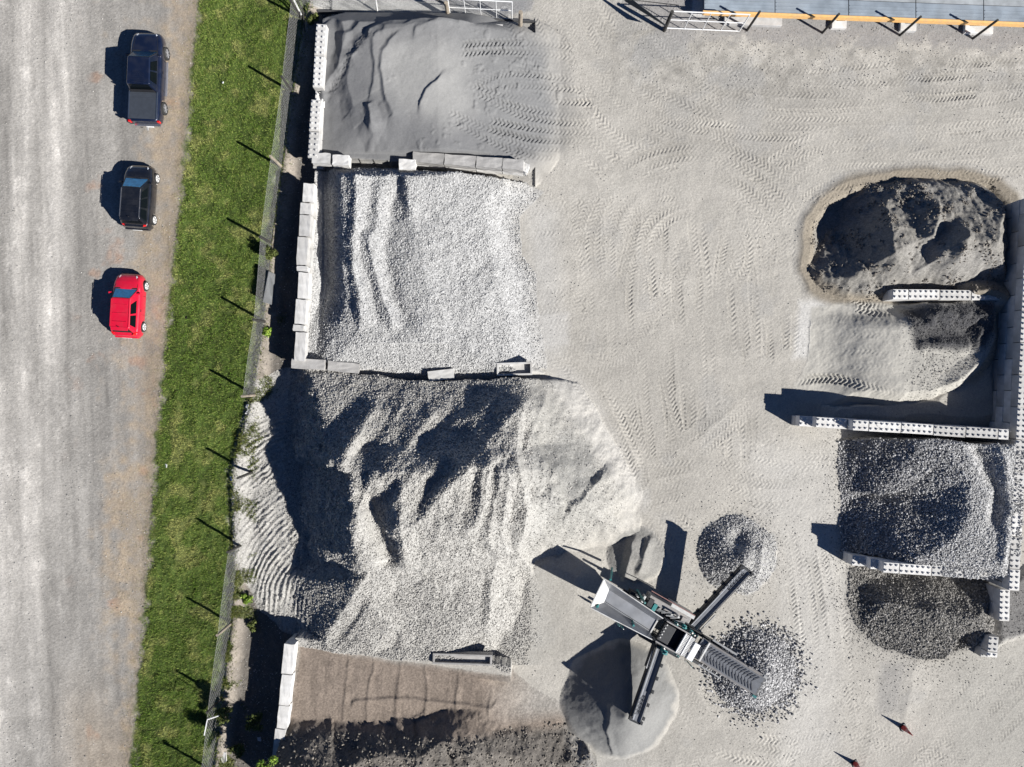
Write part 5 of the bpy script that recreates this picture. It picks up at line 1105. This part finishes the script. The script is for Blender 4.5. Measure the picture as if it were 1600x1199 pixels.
# ------------------------------------------------------------------ bushes and bits
def bush(label, gx, gy, r, h, n, tone, name='bush', leaf=.07, z0=None):
    x0, y0 = W(gx, gy); z0 = hp(gx, gy) if z0 is None else z0; t = thing(name, label, 'bush', (x0, y0, z0))
    rg = np.random.default_rng(int(gx * 7 + gy)); st_ = MB()
    lumps = [(rg.uniform(-.6, .6) * r, rg.uniform(-.6, .6) * r, rg.uniform(.35, .95) * h, rg.uniform(.3, .55) * r) for _ in range(9)]
    for l in lumps: st_.cyl((l[0] * .15, l[1] * .15, -.05), (l[0], l[1], l[2]), .018, 5, r2=.006)
    st_.build('branches', WOOD, t)
    k = rg.integers(0, 9, n); c = np.array(lumps)[k]; dv = rg.normal(size=(n, 3)); dv /= np.linalg.norm(dv, axis=1)[:, None]; p = c[:, :3] + dv * (c[:, 3] * rg.random(n) ** .4)[:, None] * np.array([1, 1, .8]); p[:, 2] = np.maximum(p[:, 2], .02)
    a = rg.normal(size=(n, 3)); a /= np.linalg.norm(a, axis=1)[:, None]; b = np.cross(a, dv) ; b /= np.linalg.norm(b, axis=1)[:, None] + 1e-6; ls = leaf * rg.uniform(.6, 1.4, n)[:, None]
    Vv = np.stack([p - a * ls, p + b * ls * .45, p + a * ls, p - b * ls * .45], 1).reshape(-1, 3); me = from_np('foliage', Vv, np.arange(4 * n).reshape(-1, 4)); at = me.attributes.new('tone', 'FLOAT', 'POINT'); at.data.foreach_set('value', np.repeat(rg.random(n), 4).astype(np.float32))
    o = link('foliage', me, t, [tone]); tag(o, kind='stuff'); return t
LG = tone_mat('bright_leaf', (.07, .16, .015), (.30, .40, .06), .6, 'GEOMETRY', .3); LD = tone_mat('dull_leaf', (.04, .06, .015), (.15, .17, .05), .7, 'GEOMETRY', .2)
bush('bright green bush growing against the white wall at the bottom edge', 452, 1150, .62, 1.9, 2200, LG); bush('bright green bush cut by the bottom edge below its neighbour', 449, 1192, .62, 1.6, 2200, LG)
bush('small round olive bush in the top left corner behind the block wall', 493, 38, .38, .6, 700, LD); bush('dark leafy bush in the shade of the pale gravel bay wall', 430, 398, .5, .9, 900, LD)
bush('olive bush on the dirt strip just behind the lowest fence bays', 358, 1108, .55, .8, 1000, LD); bush('yellowish weed clump behind the fence under the mesh panel', 422, 520, .3, .5, 500, LG, 'weed_clump'); bush('low weed clump behind the fence left of the raked bank end', 390, 935, .35, .5, 600, LG, 'weed_clump')
bush('dark shrub deep in wall shade below the great heap', 402, 1120, .6, .9, 1000, LD); bush('small shrub at the shaded foot of the bank above the lower wall', 398, 978, .35, .5, 500, LD)
bush('straggly dark shrub on the strip beside the lowest fence post', 372, 1168, .5, .8, 900, LD)
def scrap(label, px, py, pts, m, cat='litter', name='litter'):
    z = hp(px, py) + .03; x0, y0 = W(px, py); mb = MB(); n = len(pts)
    mb.add([(a / S, -b / S, .01 + .05 * ((i * 7) % 3)) for i, (a, b) in enumerate(pts)] + [(a / S, -b / S, -.02) for a, b in pts], [tuple(range(n))[::-1], tuple(range(n, 2 * n))] + [(i, (i + 1) % n, n + (i + 1) % n, n + i) for i in range(n)]); o = mb.build(name, m); o.location = (x0, y0, z); return tag(o, label, cat)
scrap('torn white plastic sheet caught behind the fence above the raked bank', 389, 641, [(-2, -8), (2, -9), (1, -3), (3, 2), (2, 7), (-3, 6), (0, 0), (-2, -4)], WPAINT)
scrap('blue plastic scrap at the grass edge beside the raked bank', 364, 747, [(-2, -2), (1, -3), (2, 3), (0, 4)], mat('blue_plastic', (.05, .12, .4), .4))
scrap('white can lying on the grass verge far below the red car', 260, 728, [(-1, -3), (2, -2), (2, 3), (-1, 3)], WPAINT); scrap('tiny white wrapper on the grass near the top post', 349, 131, [(-1, -1), (2, -1), (1, 2), (-1, 1)], WPAINT)
scrap('dark scrap lying on the grass right of the red car', 291, 497, [(-2, -1), (2, -2), (2, 1), (-1, 2)], BLK)
scrap('white paper scrap in the black shade below the block wall', 404, 1156, [(-3, -2), (3, -3), (4, 3), (-2, 3)], mat('dull_paper', (.4, .4, .42), .8)); scrap('pale rubble lump on the strip at the bottom edge beside the fence', 352, 1180, [(-4, -9), (4, -7), (5, 6), (0, 10), (-4, 4)], CONC, 'rubble', 'rubble_lump')
t = thing('drain_pipe', 'grey plastic pipe end standing in the shade at the bottom wall', 'pipe', (*W(428, 1190), 0)); MB().cyl(P(424, 1199, .6), P(420, 1215, .3), .16, 12).cyl(P(438, 1160, .5), P(424, 1199, .6), .15, 12).build('pipe_length', mat('pipe_blue', (.18, .25, .33), .5), t, world=True)
